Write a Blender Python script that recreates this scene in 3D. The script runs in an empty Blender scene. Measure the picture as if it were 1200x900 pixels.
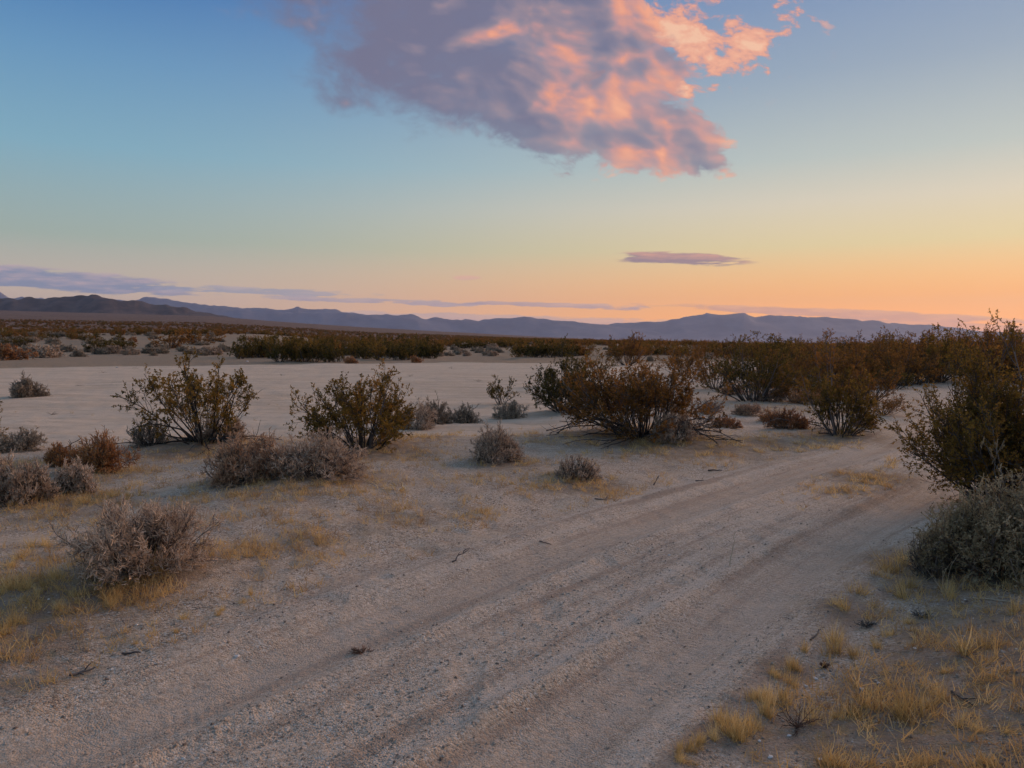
import bpy, math
import numpy as np
from mathutils import Vector

# ------------------------------------------------------------------ camera
CAM_H = 1.6
FPX = 889.0                       # focal length in pixels of the 1200 px wide photograph
HORIZON = 402.0
PITCH = math.atan((450.0 - HORIZON) / FPX)
scene = bpy.context.scene
col = scene.collection
cam_d = bpy.data.cameras.new('camera')
cam_d.lens = 36.0 * FPX / 1200.0
cam_d.sensor_width = 36.0
cam_d.clip_start = 0.05
cam_d.clip_end = 300000.0
cam = bpy.data.objects.new('camera', cam_d)
col.objects.link(cam)
cam.location = (0, 0, CAM_H)
cam.rotation_euler = (math.pi / 2 - PITCH, 0, 0)
scene.camera = cam

# ------------------------------------------------------------------ render settings / exposure
scene.render.engine = 'CYCLES'
scene.view_settings.view_transform = 'Standard'
scene.view_settings.look = 'None'
scene.view_settings.exposure = 0.1
scene.view_settings.gamma = 1.0
scene.view_settings.use_curve_mapping = False
cy = scene.cycles
cy.use_denoising = True
cy.denoising_prefilter = 'ACCURATE'
cy.max_bounces = 5
cy.diffuse_bounces = 3
cy.glossy_bounces = 2
cy.transmission_bounces = 3
cy.volume_bounces = 1
cy.transparent_max_bounces = 6
cy.caustics_reflective = False
cy.caustics_refractive = False

# ------------------------------------------------------------------ small helpers
def lin(r, g, b):
    def c(v):
        v /= 255.0
        return v / 12.92 if v <= 0.04045 else ((v + 0.055) / 1.055) ** 2.4
    return (c(r), c(g), c(b), 1.0)

def pix_dir(px, py):
    dx = (px - 600.0) / FPX
    dy = -(py - 450.0) / FPX
    cp, sp = math.cos(PITCH), math.sin(PITCH)
    return np.array([dx, cp + dy * sp, -sp + dy * cp])

def pix_xz(px, py):                 # direction as (x/y, z/y)
    d = pix_dir(px, py)
    return d[0] / d[1], d[2] / d[1]

class NT:
    """tiny node-tree writer"""
    def __init__(self, tree):
        self.t = tree
        tree.nodes.clear()
    def n(self, kind, **kw):
        nd = self.t.nodes.new(kind)
        for k, v in kw.items():
            setattr(nd, k, v)
        return nd
    def put(self, sock, v):
        if hasattr(v, 'is_output'):
            self.t.links.new(v, sock)
        else:
            sock.default_value = v
    def math(self, op, a, b=0.0, c=None, clamp=False):
        nd = self.n('ShaderNodeMath', operation=op, use_clamp=clamp)
        self.put(nd.inputs[0], a)
        self.put(nd.inputs[1], b)
        if c is not None:
            self.put(nd.inputs[2], c)
        return nd.outputs[0]
    def vmath(self, op, a, b):
        nd = self.n('ShaderNodeVectorMath', operation=op)
        self.put(nd.inputs[0], a)
        self.put(nd.inputs[1], b)
        return nd.outputs['Value'] if op in ('DOT_PRODUCT', 'LENGTH') else nd.outputs['Vector']
    def smooth(self, v, lo, hi, t0=0.0, t1=1.0):
        nd = self.n('ShaderNodeMapRange', interpolation_type='SMOOTHSTEP', clamp=True)
        self.put(nd.inputs[0], v)
        for i, x in zip((1, 2, 3, 4), (lo, hi, t0, t1)):
            self.put(nd.inputs[i], x)
        return nd.outputs[0]
    def ramp(self, v, stops, interp='LINEAR'):
        nd = self.n('ShaderNodeValToRGB')
        cr = nd.color_ramp
        cr.interpolation = interp
        while len(cr.elements) < len(stops):
            cr.elements.new(1.0)
        for e, (p, c) in zip(cr.elements, stops):
            e.position = p
            e.color = c
        self.put(nd.inputs[0], v)
        return nd.outputs[0]
    def mix(self, f, a, b, blend='MIX'):
        nd = self.n('ShaderNodeMix', data_type='RGBA', blend_type=blend)
        self.put(nd.inputs[0], f)
        self.put(nd.inputs[6], a)
        self.put(nd.inputs[7], b)
        return nd.outputs[2]
    def noise(self, vec, scale, detail=4.0, rough=0.55, dist=0.0, lac=2.0):
        nd = self.n('ShaderNodeTexNoise')
        if vec is not None:
            self.put(nd.inputs['Vector'], vec)
        self.put(nd.inputs['Scale'], scale)
        self.put(nd.inputs['Detail'], detail)
        self.put(nd.inputs['Roughness'], rough)
        self.put(nd.inputs['Lacunarity'], lac)
        self.put(nd.inputs['Distortion'], dist)
        return nd.outputs[0]
    def combine(self, x, y, z):
        nd = self.n('ShaderNodeCombineXYZ')
        for s, v in zip(nd.inputs, (x, y, z)):
            self.put(s, v)
        return nd.outputs[0]
    def attr(self, name):
        return self.n('ShaderNodeAttribute', attribute_name=name)

# ------------------------------------------------------------------ sky
SUN_AZ = math.radians(50.0)        # to the right of the view direction (+Y)
SUN_EL = math.radians(10.0)
SKY_STRENGTH = 1.0
def build_world():
    w = bpy.data.worlds.new('World')
    scene.world = w
    w.use_nodes = True
    T = NT(w.node_tree)
    gen = T.n('ShaderNodeTexCoord').outputs['Generated']
    d = T.n('ShaderNodeVectorMath', operation='NORMALIZE')
    T.put(d.inputs[0], gen)
    d = d.outputs[0]
    sep = T.n('ShaderNodeSeparateXYZ')
    T.put(sep.inputs[0], d)
    dx, dy, dz = sep.outputs
    # --- clear dusk gradient: elevation ramps for the sunset side and the side away from it
    el = T.math('MULTIPLY', T.math('ARCSINE', dz), 180.0 / math.pi)
    e01 = T.math('DIVIDE', el, 60.0, clamp=True)
    def st(y):                      # photo row -> ramp position
        return math.degrees(math.atan((HORIZON - y) / FPX)) / 60.0
    away = T.ramp(e01, [(0.0, lin(214, 176, 148)), (st(352), lin(214, 188, 164)), (st(318), lin(186, 181, 165)), (st(292), lin(160, 175, 163)),
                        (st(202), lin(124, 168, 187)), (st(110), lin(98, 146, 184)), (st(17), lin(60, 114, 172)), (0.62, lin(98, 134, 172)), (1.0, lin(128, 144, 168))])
    near = T.ramp(e01, [(0.0, (1.50, 0.42, 0.03, 1)), (st(376), (1.42, 0.50, 0.02, 1)), (st(352), (1.24, 0.49, 0.04, 1)), (st(297), lin(232, 208, 148)), (st(250), lin(218, 206, 180)),
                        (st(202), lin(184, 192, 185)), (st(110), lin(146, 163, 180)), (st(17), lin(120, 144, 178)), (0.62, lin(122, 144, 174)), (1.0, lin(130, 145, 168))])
    hl = T.math('SQRT', T.math('ADD', T.math('MULTIPLY', dx, dx), T.math('MULTIPLY', dy, dy)))
    ca = T.math('DIVIDE', T.math('ADD', T.math('MULTIPLY', dx, math.sin(SUN_AZ)), T.math('MULTIPLY', dy, math.cos(SUN_AZ))),
                T.math('MAXIMUM', hl, 0.001))
    fsun = T.smooth(ca, -0.15, 1.0)
    fsun = T.math('POWER', fsun, 2.3)
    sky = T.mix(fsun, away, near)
    nish = T.n('ShaderNodeTexSky', sky_type='NISHITA')
    nish.sun_disc = False
    nish.sun_elevation = SUN_EL
    nish.sun_rotation = SUN_AZ
    nish.altitude = 700.0
    nish.dust_density = 1.5
    nb = T.mix(1.0, nish.outputs[0], (0.004, 0.004, 0.004, 1.0), 'MULTIPLY')
    # --- clouds, by world direction
    yc = T.math('MAXIMUM', dy, 0.02)
    X = T.math('DIVIDE', dx, yc)
    Z = T.math('DIVIDE', dz, yc)
    front = T.smooth(dy, 0.1, 0.35)
    vec = T.combine(X, Z, 0.0)
    def ellipse(px, py, ax, az, deg, warp=None):
        cx, cz = pix_xz(px, py)
        x = T.math('SUBTRACT', X, cx)
        z = T.math('SUBTRACT', Z, cz)
        c, s = math.cos(math.radians(deg)), math.sin(math.radians(deg))
        u = T.math('DIVIDE', T.math('ADD', T.math('MULTIPLY', x, c), T.math('MULTIPLY', z, s)), ax / FPX)
        v = T.math('DIVIDE', T.math('SUBTRACT', T.math('MULTIPLY', z, c), T.math('MULTIPLY', x, s)), az / FPX)
        r = T.math('SQRT', T.math('ADD', T.math('MULTIPLY', u, u), T.math('MULTIPLY', v, v)))
        return T.math('SUBTRACT', 1.0, r), u, v
    # main cumulus bank
    warp = T.n('ShaderNodeTexNoise')
    T.put(warp.inputs['Vector'], vec); warp.inputs['Scale'].default_value = 7.0; warp.inputs['Detail'].default_value = 3.0
    q0 = T.combine(T.math('MULTIPLY', X, 0.62), T.math('ADD', Z, T.math('MULTIPLY', X, 0.12)), 0.37)
    wv = T.vmath('SCALE', T.vmath('SUBTRACT', warp.outputs[1], (0.5, 0.5, 0.5)), (0, 0, 0))
    wv.node.inputs['Scale'].default_value = 0.05
    q = T.vmath('ADD', q0, wv)
    def puff(v, det):
        a = T.noise(v, 10.0, det, 0.56)
        b = T.noise(v, 27.0, det, 0.62)
        return T.math('ADD', T.math('MULTIPLY', a, 0.66), T.math('MULTIPLY', b, 0.34))
    n1 = puff(q, 8.0)
    s1 = puff(q, 2.0)
    s2 = puff(T.vmath('ADD', q, (0.018, -0.014, 0.0)), 2.0)
    fine = T.noise(q, 62.0, 6.0, 0.62)
    n1 = T.math('ADD', n1, T.math('MULTIPLY', T.math('SUBTRACT', fine, 0.5), 0.16))
    m1, u1, v1 = ellipse(525, 22, 345, 160, -21)
    m2, _, _ = ellipse(752, 154, 126, 60, -12)
    m2 = T.math('MULTIPLY', m2, 0.62)
    m = T.math('MAXIMUM', m1, m2)
    mm = T.math('MINIMUM', m, 0.40)
    body = T.math('ADD', T.math('MULTIPLY', T.math('SUBTRACT', n1, 0.5), 1.25), T.math('MULTIPLY', T.math('SUBTRACT', mm, 0.125), 1.0))
    soft = T.smooth(X, -0.26, 0.10, 0.34, 0.085)            # wispy west end, crisp sunset end
    dens = T.smooth(body, -0.01, soft)
    inside = T.smooth(m, -0.45, 0.0)
    dens = T.math('MULTIPLY', T.math('MULTIPLY', dens, inside), front)
    # loose flecks trailing off above the bank
    m3, _, _ = ellipse(800, 40, 175, 95, 4)
    fl = T.math('ADD', T.math('SUBTRACT', T.noise(T.vmath('ADD', q, (0.7, 0.2, 0.0)), 34.0, 8.0, 0.58), 0.580), T.math('MULTIPLY', m3, 0.20))
    fleck = T.math('MULTIPLY', T.math('MULTIPLY', T.smooth(fl, 0.0, 0.09), T.smooth(m3, -0.1, 0.2)), front)
    sunward = T.smooth(X, -0.24, 0.26)
    low = T.smooth(v1, 0.25, -0.75)                         # undersides face the set sun
    lit = T.math('MULTIPLY', T.math('SUBTRACT', s1, s2), 3.6)
    lit = T.math('ADD', lit, T.math('MULTIPLY', T.math('SUBTRACT', n1, s1), 2.0))
    lit = T.math('ADD', lit, T.math('SUBTRACT', T.math('MULTIPLY', sunward, 0.64), 0.22))
    lit = T.math('ADD', lit, T.math('MULTIPLY', T.math('MULTIPLY', low, sunward), 0.34))
    thin = T.smooth(body, 0.32, 0.02)
    lit = T.math('ADD', lit, T.math('MULTIPLY', T.math('MULTIPLY', thin, sunward), 0.22))
    big = T.noise(T.vmath('ADD', q, (0.3, 0.1, 0.0)), 6.5, 2.0, 0.5)
    lit = T.math('SUBTRACT', lit, T.math('MULTIPLY', T.math('SUBTRACT', big, 0.40), 1.7))
    shades = [(0.0, lin(110, 109, 133)), (0.18, lin(126, 119, 138)), (0.36, lin(150, 131, 141)), (0.52, lin(190, 142, 140)),
              (0.68, lin(226, 152, 126)), (0.84, lin(246, 170, 130)), (1.0, lin(252, 194, 152))]
    lit = T.math('ADD', T.math('MULTIPLY', lit, 0.88), 0.08)
    ccol = T.ramp(lit, shades)
    fcol = T.ramp(T.math('ADD', 0.55, T.math('MULTIPLY', fl, 2.2)), shades)
    alpha = T.math('MULTIPLY', dens, T.smooth(body, 0.0, 0.36, 0.80, 0.97))
    sky2 = T.mix(alpha, T.mix(T.math('MULTIPLY', fleck, 0.85), sky, fcol), ccol)
    # lens-shaped cloud, left bank, streaks low over the horizon
    sv = T.combine(T.math('MULTIPLY', X, 1.0), T.math('MULTIPLY', Z, 7.0), 1.7)
    sn = T.noise(sv, 16.0, 6.0, 0.6)
    sn2 = T.noise(T.vmath('ADD', sv, (0.0, 0.06, 0.0)), 16.0, 6.0, 0.6)
    def streak(sky_in, px, py, ax, az, deg, dark, edge, k=1.0, gain=1.5, thr=0.0, op=0.9):
        me, u, v = ellipse(px, py, ax, az, deg)
        b = T.math('ADD', T.math('MULTIPLY', T.math('SUBTRACT', sn, 0.5), gain), T.math('MULTIPLY', T.math('MINIMUM', me, 0.6), k))
        de = T.math('MULTIPLY', T.math('MULTIPLY', T.smooth(b, thr, thr + 0.25), T.smooth(me, -0.3, 0.1)), front)
        ed = T.math('ADD', T.math('MULTIPLY', v, 0.5), T.math('ADD', 0.2, T.math('MULTIPLY', T.math('SUBTRACT', sn, sn2), 2.5)), clamp=True)
        c = T.mix(ed, dark, edge)
        return T.mix(T.math('MULTIPLY', de, op), sky_in, c)
    pink = lin(222, 170, 158)
    s = sky
    s = streak(s, 798, 303, 76, 8, -1.5, lin(136, 110, 128), lin(204, 144, 130), 0.55, 1.9, -0.10)
    s = streak(s, 20, 324, 240, 13, -4.5, lin(124, 136, 166), lin(200, 172, 176), 0.8, 1.5, -0.04)
    s = streak(s, 300, 341, 180, 6, -2.0, lin(146, 152, 174), lin(194, 174, 176), 0.9, 1.9, 0.16, 0.75)
    s = streak(s, 450, 353, 170, 5, -2.0, lin(152, 146, 172), lin(200, 176, 172), 0.8, 1.9, 0.20, 0.75)
    s = streak(s, 640, 357, 160, 4, -2.0, lin(160, 142, 160), lin(214, 172, 160), 0.8, 2.0, 0.18, 0.8)
    s = streak(s, 560, 374, 330, 8, -1.5, lin(166, 156, 176), lin(206, 176, 172), 0.9, 1.4, 0.12, 0.6)
    s = streak(s, 1000, 368, 250, 6, -2.5, lin(196, 140, 130), lin(242, 172, 130), 0.9, 1.4, 0.02, 0.75)
    s = streak(s, 1110, 388, 240, 12, -3.0, lin(190, 138, 134), lin(232, 160, 126), 1.2, 0.7, -0.05, 0.75)
    s = streak(s, 547, 326, 22, 4, 0.0, pink, lin(236, 176, 150), 0.9, 1.5, 0.1, 0.7)
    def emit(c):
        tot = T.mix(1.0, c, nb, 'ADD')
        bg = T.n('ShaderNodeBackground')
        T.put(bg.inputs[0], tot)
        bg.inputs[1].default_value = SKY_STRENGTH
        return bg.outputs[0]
    def either(f, a, b):
        mx = T.n('ShaderNodeMixShader')
        T.put(mx.inputs[0], f)
        T.t.links.new(a, mx.inputs[1])
        T.t.links.new(b, mx.inputs[2])
        return mx.outputs[0]
    ahead = T.math('MULTIPLY', T.math('GREATER_THAN', dy, 0.1), T.math('GREATER_THAN', Z, 0.0))
    low_band = T.math('MULTIPLY', ahead, T.math('LESS_THAN', Z, 0.14))
    high_band = T.math('MULTIPLY', T.math('MULTIPLY', ahead, T.math('LESS_THAN', T.math('ABSOLUTE', T.math('SUBTRACT', X, 0.06)), 0.52)),
                       T.math('LESS_THAN', T.math('ABSOLUTE', T.math('SUBTRACT', Z, 0.42)), 0.26))
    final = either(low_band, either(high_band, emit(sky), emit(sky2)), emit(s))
    out = T.n('ShaderNodeOutputWorld')
    T.t.links.new(final, out.inputs[0])
    w.cycles.sampling_method = 'MANUAL'
    w.cycles.sample_map_resolution = 512
build_world()

sun_d = bpy.data.lights.new('sun', 'SUN')
sun_d.energy = 3.4
sun_d.angle = math.radians(45)
sun_d.color = (1.0, 0.60, 0.36)
sun = bpy.data.objects.new('sun', sun_d)
col.objects.link(sun)
sd = Vector((math.sin(SUN_AZ) * math.cos(SUN_EL), math.cos(SUN_AZ) * math.cos(SUN_EL), math.sin(SUN_EL)))
sun.rotation_euler = sd.to_track_quat('Z', 'Y').to_euler()

# ------------------------------------------------------------------ noise in numpy
def _hash(ix, iy, seed):
    h = (ix.astype(np.int64) * 374761393 + iy.astype(np.int64) * 668265263 + seed * 1442695041) & 0xFFFFFFFF
    h = ((h ^ (h >> 13)) * 1274126177) & 0xFFFFFFFF
    h = (h ^ (h >> 16)) & 0xFFFFFFFF
    return h / 4294967295.0
def vnoise(x, y, seed=0):
    ix, iy = np.floor(x), np.floor(y)
    fx, fy = x - ix, y - iy
    fx = fx * fx * fx * (fx * (fx * 6 - 15) + 10)
    fy = fy * fy * fy * (fy * (fy * 6 - 15) + 10)
    a, b = _hash(ix, iy, seed), _hash(ix + 1, iy, seed)
    c, d = _hash(ix, iy + 1, seed), _hash(ix + 1, iy + 1, seed)
    return (a + (b - a) * fx) * (1 - fy) + (c + (d - c) * fx) * fy - 0.5
def fbm(x, y, scale, octs=4, seed=0, gain=0.5):
    s = np.zeros_like(x, dtype=float)
    a, f = 1.0, 1.0 / scale
    for o in range(octs):
        ca, sa = math.cos(0.7 * o + seed), math.sin(0.7 * o + seed)
        s += a * vnoise((x * ca - y * sa) * f + 17.3 * o, (x * sa + y * ca) * f - 9.1 * o, seed + o)
        a *= gain
        f *= 2.03
    return s
def sst(v, lo, hi):
    t = np.clip((v - lo) / (hi - lo), 0, 1)
    return t * t * (3 - 2 * t)

# ------------------------------------------------------------------ the track and the lie of the land
TRACK = np.array([(-9.0, -8.2), (-5.2, -2.6), (-2.3, 1.3), (-0.12, 4.26), (1.5, 6.33), (3.85, 8.95), (7.6, 13.0), (12.5, 19.5), (18, 29), (23, 42), (26, 60)])
def catmull(P, n=10):
    P = np.vstack([2 * P[0] - P[1], P, 2 * P[-1] - P[-2]])
    out = []
    for i in range(1, len(P) - 2):
        for t in np.linspace(0, 1, n, endpoint=False):
            a, b, c, d = P[i - 1:i + 3]
            out.append(0.5 * (2 * b + (c - a) * t + (2 * a - 5 * b + 4 * c - d) * t * t + (3 * b - a - 3 * c + d) * t ** 3))
    out.append(P[-2])
    return np.array(out)
TR = catmull(TRACK)
TRL = np.concatenate([[0], np.cumsum(np.hypot(*np.diff(TR, axis=0).T))])
def track_coords(x, y):
    """signed distance across (right positive) and along the track"""
    shp = np.shape(x)
    x, y = np.ravel(x).astype(float), np.ravel(y).astype(float)
    s = np.full(x.shape, 99.0)
    u = np.zeros(x.shape)
    idx = np.where((np.hypot(x, y) < 75))[0]
    if len(idx):
        a, b = TR[:-1], TR[1:]
        ab = b - a
        L2 = (ab ** 2).sum(1)
        for ch in np.array_split(idx, max(1, len(idx) // 20000)):
            px, py = x[ch][:, None] - a[:, 0], y[ch][:, None] - a[:, 1]
            t = np.clip((px * ab[:, 0] + py * ab[:, 1]) / L2, 0, 1)
            ex, ey = px - t * ab[:, 0], py - t * ab[:, 1]
            dd = ex * ex + ey * ey
            k = dd.argmin(1)
            r = np.arange(len(ch))
            sg = np.sign(ab[k, 1] * px[r, k] - ab[k, 0] * py[r, k])
            s[ch] = sg * np.sqrt(dd[r, k])
            u[ch] = TRL[k] + t[r, k] * np.sqrt(L2[k])
    return s.reshape(shp), u.reshape(shp)

def wash_mask(x, y):
    n = fbm(x, y, 9.0, 3, 5) * 3.0
    near = sst(y - (14.0 + 0.10 * x + 0.5 * n), -0.4, 1.4)
    far = sst((86 + 0.35 * x + n * 5 - y), -4, 6)
    right = sst((2.2 + 0.26 * (y - 15) + 1.2 * n) - x, -0.5, 2.5)
    m = near * far * right
    isle = fbm(x, y, 26.0, 3, 31)                               # sand islands behind the first bushes on the far side
    spots = sst(isle, 0.12, 0.3) * sst(y, 60, 90) * sst(240 - y, 0, 60)
    corner = sst(-x - 18, 0, 14) * sst(y, 58, 72) * sst(300 - y, 0, 90) * sst(isle, -0.16, 0.10)
    gap = sst(0.058 - np.abs(x / np.maximum(y, 1) + 0.045), 0, 0.02) * sst(y, 70, 90) * sst(215 - y, 0, 50)
    return np.maximum(m, np.maximum(np.maximum(spots, corner), gap) * 0.9)

HUMMOCKS = []                                                   # (x, y, radius, height) sand piled round shrubs
def height(x, y, fine=True):
    x, y = np.asarray(x, float), np.asarray(y, float)
    s, u = track_coords(x, y)
    r = np.hypot(x, y)
    on = sst(1.75 + 0.25 * fbm(x, y, 2.2, 3, 3) - np.abs(s), -0.25, 0.35)
    wm = wash_mask(x, y)
    z = wm * (-0.24 + 0.07 * fbm(x * 0.3, y, 1.6, 4, 91, 0.6))
    z = z + 0.10 * fbm(x, y, 7.0, 3, 1) * sst(r, 0, 8)
    z = z + (1 - on) * (0.045 * fbm(x, y, 0.9, 4, 2))
    z = z + 0.20 * sst(s, 1.45, 3.0) * sst(u, 4, 9) * sst(30 - u, 0, 8)       # raised ground on the sunset side of the track
    z = z + 0.10 * sst(-s, 1.7, 3.4) * sst(16 - y, 0, 4) 
    for hx, hy, hr, hh in HUMMOCKS:
        d2 = ((x - hx) ** 2 + (y - hy) ** 2) / (hr * hr)
        z = z + hh * np.exp(-d2 * 1.4)
    def relief(x, y, s, u, r, on):
        z = 0.0
        near = sst(30 - r, 0, 14)
        band0 = np.exp(-((np.abs(s) - 0.85) / 0.45) ** 4)
        rut = np.exp(-((np.abs(s + 0.05 * fbm(u, s * 0, 1.7, 2, 8)) - 0.85) / 0.27) ** 2)
        z = z - on * near * 0.066 * rut
        z = z + on * near * 0.034 * np.exp(-((np.abs(s + 0.04 * fbm(x, y, 0.6, 2, 9)) - 0.47) / 0.065) ** 2) * (0.95 + 0.8 * fbm(x, y, 0.5, 3, 11))
        z = z + on * near * 0.006 * np.sin(2 * math.pi * (s + 0.05 * fbm(x, y, 1.5, 2, 10)) / 0.15) * band0 * (0.5 + fbm(x, y, 2.5, 2, 19))
        z = z + on * near * 0.028 * np.exp(-((np.abs(s) - 1.35) / 0.16) ** 2)
        tread = np.sin(2 * math.pi * (u + 0.10 * np.abs(s - np.sign(s) * 0.85)) / 0.062 + 2.5 * fbm(x, y, 0.4, 2, 12))
        band = np.exp(-((np.abs(s) - 0.85) / 0.33) ** 4)
        z = z + on * near * 0.0007 * tread * band * (0.55 + 1.2 * fbm(x, y, 1.1, 2, 13))
        second = np.exp(-((s + 1.75) / 0.24) ** 4) * sst(np.abs(fbm(u, s * 0, 5.0, 2, 51)), 0.02, 0.2)
        z = z + near * 0.003 * tread * second
        z = z + near * 0.010 * fbm(x, y, 0.17, 3, 14) + near * 0.007 * np.abs(fbm(x, y, 0.07, 2, 15))
        foot = np.maximum(0, vnoise(x / 0.24, y / 0.24, 77) - 0.27)           # scuffs and prints on the crown and verges
        z = z - near * 0.07 * foot * (1 - band * on)
        return z
    if fine:
        z = np.array(z, float)
        i = np.where(r < 30)
        z[i] = z[i] + relief(x[i], y[i], s[i], u[i], r[i], on[i])
    # the alluvial slope climbing towards the hills on the side away from the sunset
    az = np.degrees(np.arctan2(x, np.maximum(y, 1e-3)))
    crest = np.interp(az, [-60, -34, -22, -11, 0, 10, 14, 60], [34, 31, 29, 18, 9, 1, -3, -6]) / FPX
    f = np.where(r < 5200, (r / 5200.0) ** 1.35, 1.0 - 0.35 * sst(r, 5200, 16000))
    rise = crest * 5200 * f * sst(r, 120, 900) * sst(y, 0, 600)
    z = z + (1.4 * sst(r, 85, 260) + 3.6 * sst(r, 75, 320) * sst(-az, 9, 20)) * sst(y, 0, 60) * sst(22 - az, 0, 14)
    z = z + rise + sst(r, 150, 800) * (1.2 * fbm(x, y, 160.0, 3, 21)) + sst(r, 1500, 4000) * 7.0 * fbm(x, y, 900.0, 3, 22) * sst(9000 - r, 0, 3000)
    z = z + 0.25 * fbm(x, y, 45.0, 2, 23) * sst(r, 25, 70)
    return z

Z0 = float(height(np.array([0.0]), np.array([0.0]))[0])
cam.location.z = Z0 + CAM_H
CZ = cam.location.z

def on_ground(px, py):
    d = pix_dir(px, py)
    t = np.geomspace(1.0, 6000.0, 400)
    X, Y, Zr = d[0] * t, d[1] * t, CZ + d[2] * t
    below = np.where(Zr - height(X, Y, False) < 0)[0]
    k = below[0] if len(below) else len(t) - 1
    hi = t[k]
    for n in (24, 24):
        tt = np.linspace(t[max(k - 1, 0)], t[k], n)
        below = np.where(CZ + d[2] * tt - height(d[0] * tt, d[1] * tt, False) < 0)[0]
        t, k = tt, (below[0] if len(below) else n - 1)
        hi = t[k]
    p = d * hi
    depth = p[1] * math.cos(PITCH) - (p[2]) * math.sin(PITCH)
    return np.array([p[0], p[1], float(height(np.array([p[0]]), np.array([p[1]]))[0])]), depth / FPX   # point, metres per photo pixel

# sand hummocks under the nearer shrubs
for px, py, rr, hh in ((235, 520, 1.3, 0.10), (425, 524, 1.2, 0.10), (330, 562, 1.5, 0.10), (170, 664, 0.8, 0.06), (745, 508, 2.0, 0.12),
                       (980, 505, 1.3, 0.10), (587, 537, 0.6, 0.05), (1170, 640, 1.2, 0.08), (40, 590, 0.9, 0.06), (660, 484, 1.5, 0.1)):
    p, _ = on_ground(px, py)
    HUMMOCKS.append((p[0], p[1], rr, hh))

# patches of dead grass and litter, painting contact shade too under shrubs: (px, py, radius m, strength)
PATCH = []
for px, py, rr, st in ((40, 700, 1.0, 1.0), (110, 690, 0.8, .9), (10, 760, 0.6, 1.0), (-40, 740, .8, 1.0), (300, 645, .5, .6), (360, 630, .5, .7), (480, 608, .5, .6), (230, 590, .7, .5), (30, 800, .4, .8), (170, 672, 0.5, .7), (235, 650, .35, .9), (60, 600, 0.8, .7), (100, 560, 0.9, .8), (20, 545, 0.8, .9),
                       (230, 528, 1.4, .8), (430, 530, 1.3, .8), (500, 512, 0.8, .9), (330, 570, 1.2, .7), (590, 545, 0.8, .8), (680, 568, 0.8, .9), (560, 560, .6, .4),
                       (640, 515, 1.2, .6), (740, 515, 1.8, .9), (830, 520, 1.4, .9), (900, 520, 1.0, .9), (960, 515, 1.2, .8), (930, 478, 2.0, .6), (1020, 560, .75, 1.0),
                       (985, 575, .35, .8), (1060, 660, .5, 1.0), (1100, 690, .6, .9), (1000, 720, .4, .9), (1060, 800, .45, 1.0), (1150, 850, .5, .9), (960, 860, .5, .9), (860, 870, .25, 1.0),
                       (920, 790, .2, 1.0), (1150, 760, .4, .9), (540, 600, .4, .5), (420, 618, .5, .5), (440, 570, .4, .5), (1030, 515, .9, .8), (880, 460, 2.2, .7), (170, 664, .55, 1.0), (1165, 668, .9, 1.0), (587, 539, .5, 1.0), (676, 562, .5, .95), (295, 562, .8, 1.0), (370, 558, .8, 1.0), (60, 586, .7, 1.0), (110, 552, .8, 1.0), (750, 512, 1.6, 1.0), (425, 525, .9, 1.0), (238, 520, 1.0, 1.0), (985, 510, .8, 1.0)):
    p, _ = on_ground(px, py)
    PATCH.append((p[0], p[1], rr, st))
def grassy(x, y):
    g = np.zeros_like(np.asarray(x, float))
    for gx, gy, gr, gs in PATCH:
        g = np.maximum(g, gs * np.exp(-(((x - gx) ** 2 + (y - gy) ** 2) / (gr * gr))))
    s, u = track_coords(x, y)
    g = np.maximum(g, 0.95 * sst(s, 1.5, 2.0) * sst(14 - u + 8, 0, 6))
    return g

# ------------------------------------------------------------------ materials
def new_mat(name):
    m = bpy.data.materials.new(name)
    m.use_nodes = True
    return m, NT(m.node_tree)
def finish(T, color, rough=0.95, bump=None, spec=0.15, trans=None, sub=None):
    p = T.n('ShaderNodeBsdfPrincipled')
    T.put(p.inputs['Base Color'], color)
    T.put(p.inputs['Roughness'], rough)
    p.inputs['Specular IOR Level'].default_value = spec
    if bump is not None:
        T.put(p.inputs['Normal'], bump)
    sh = p.outputs[0]
    if trans:
        tr = T.n('ShaderNodeBsdfTranslucent')
        T.put(tr.inputs[0], color)
        mx = T.n('ShaderNodeMixShader')
        mx.inputs[0].default_value = trans
        T.t.links.new(sh, mx.inputs[1])
        T.t.links.new(tr.outputs[0], mx.inputs[2])
        sh = mx.outputs[0]
    o = T.n('ShaderNodeOutputMaterial')
    T.t.links.new(sh, o.inputs[0])
def V(r, g, b):
    return (r, g, b, 1.0)

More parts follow.
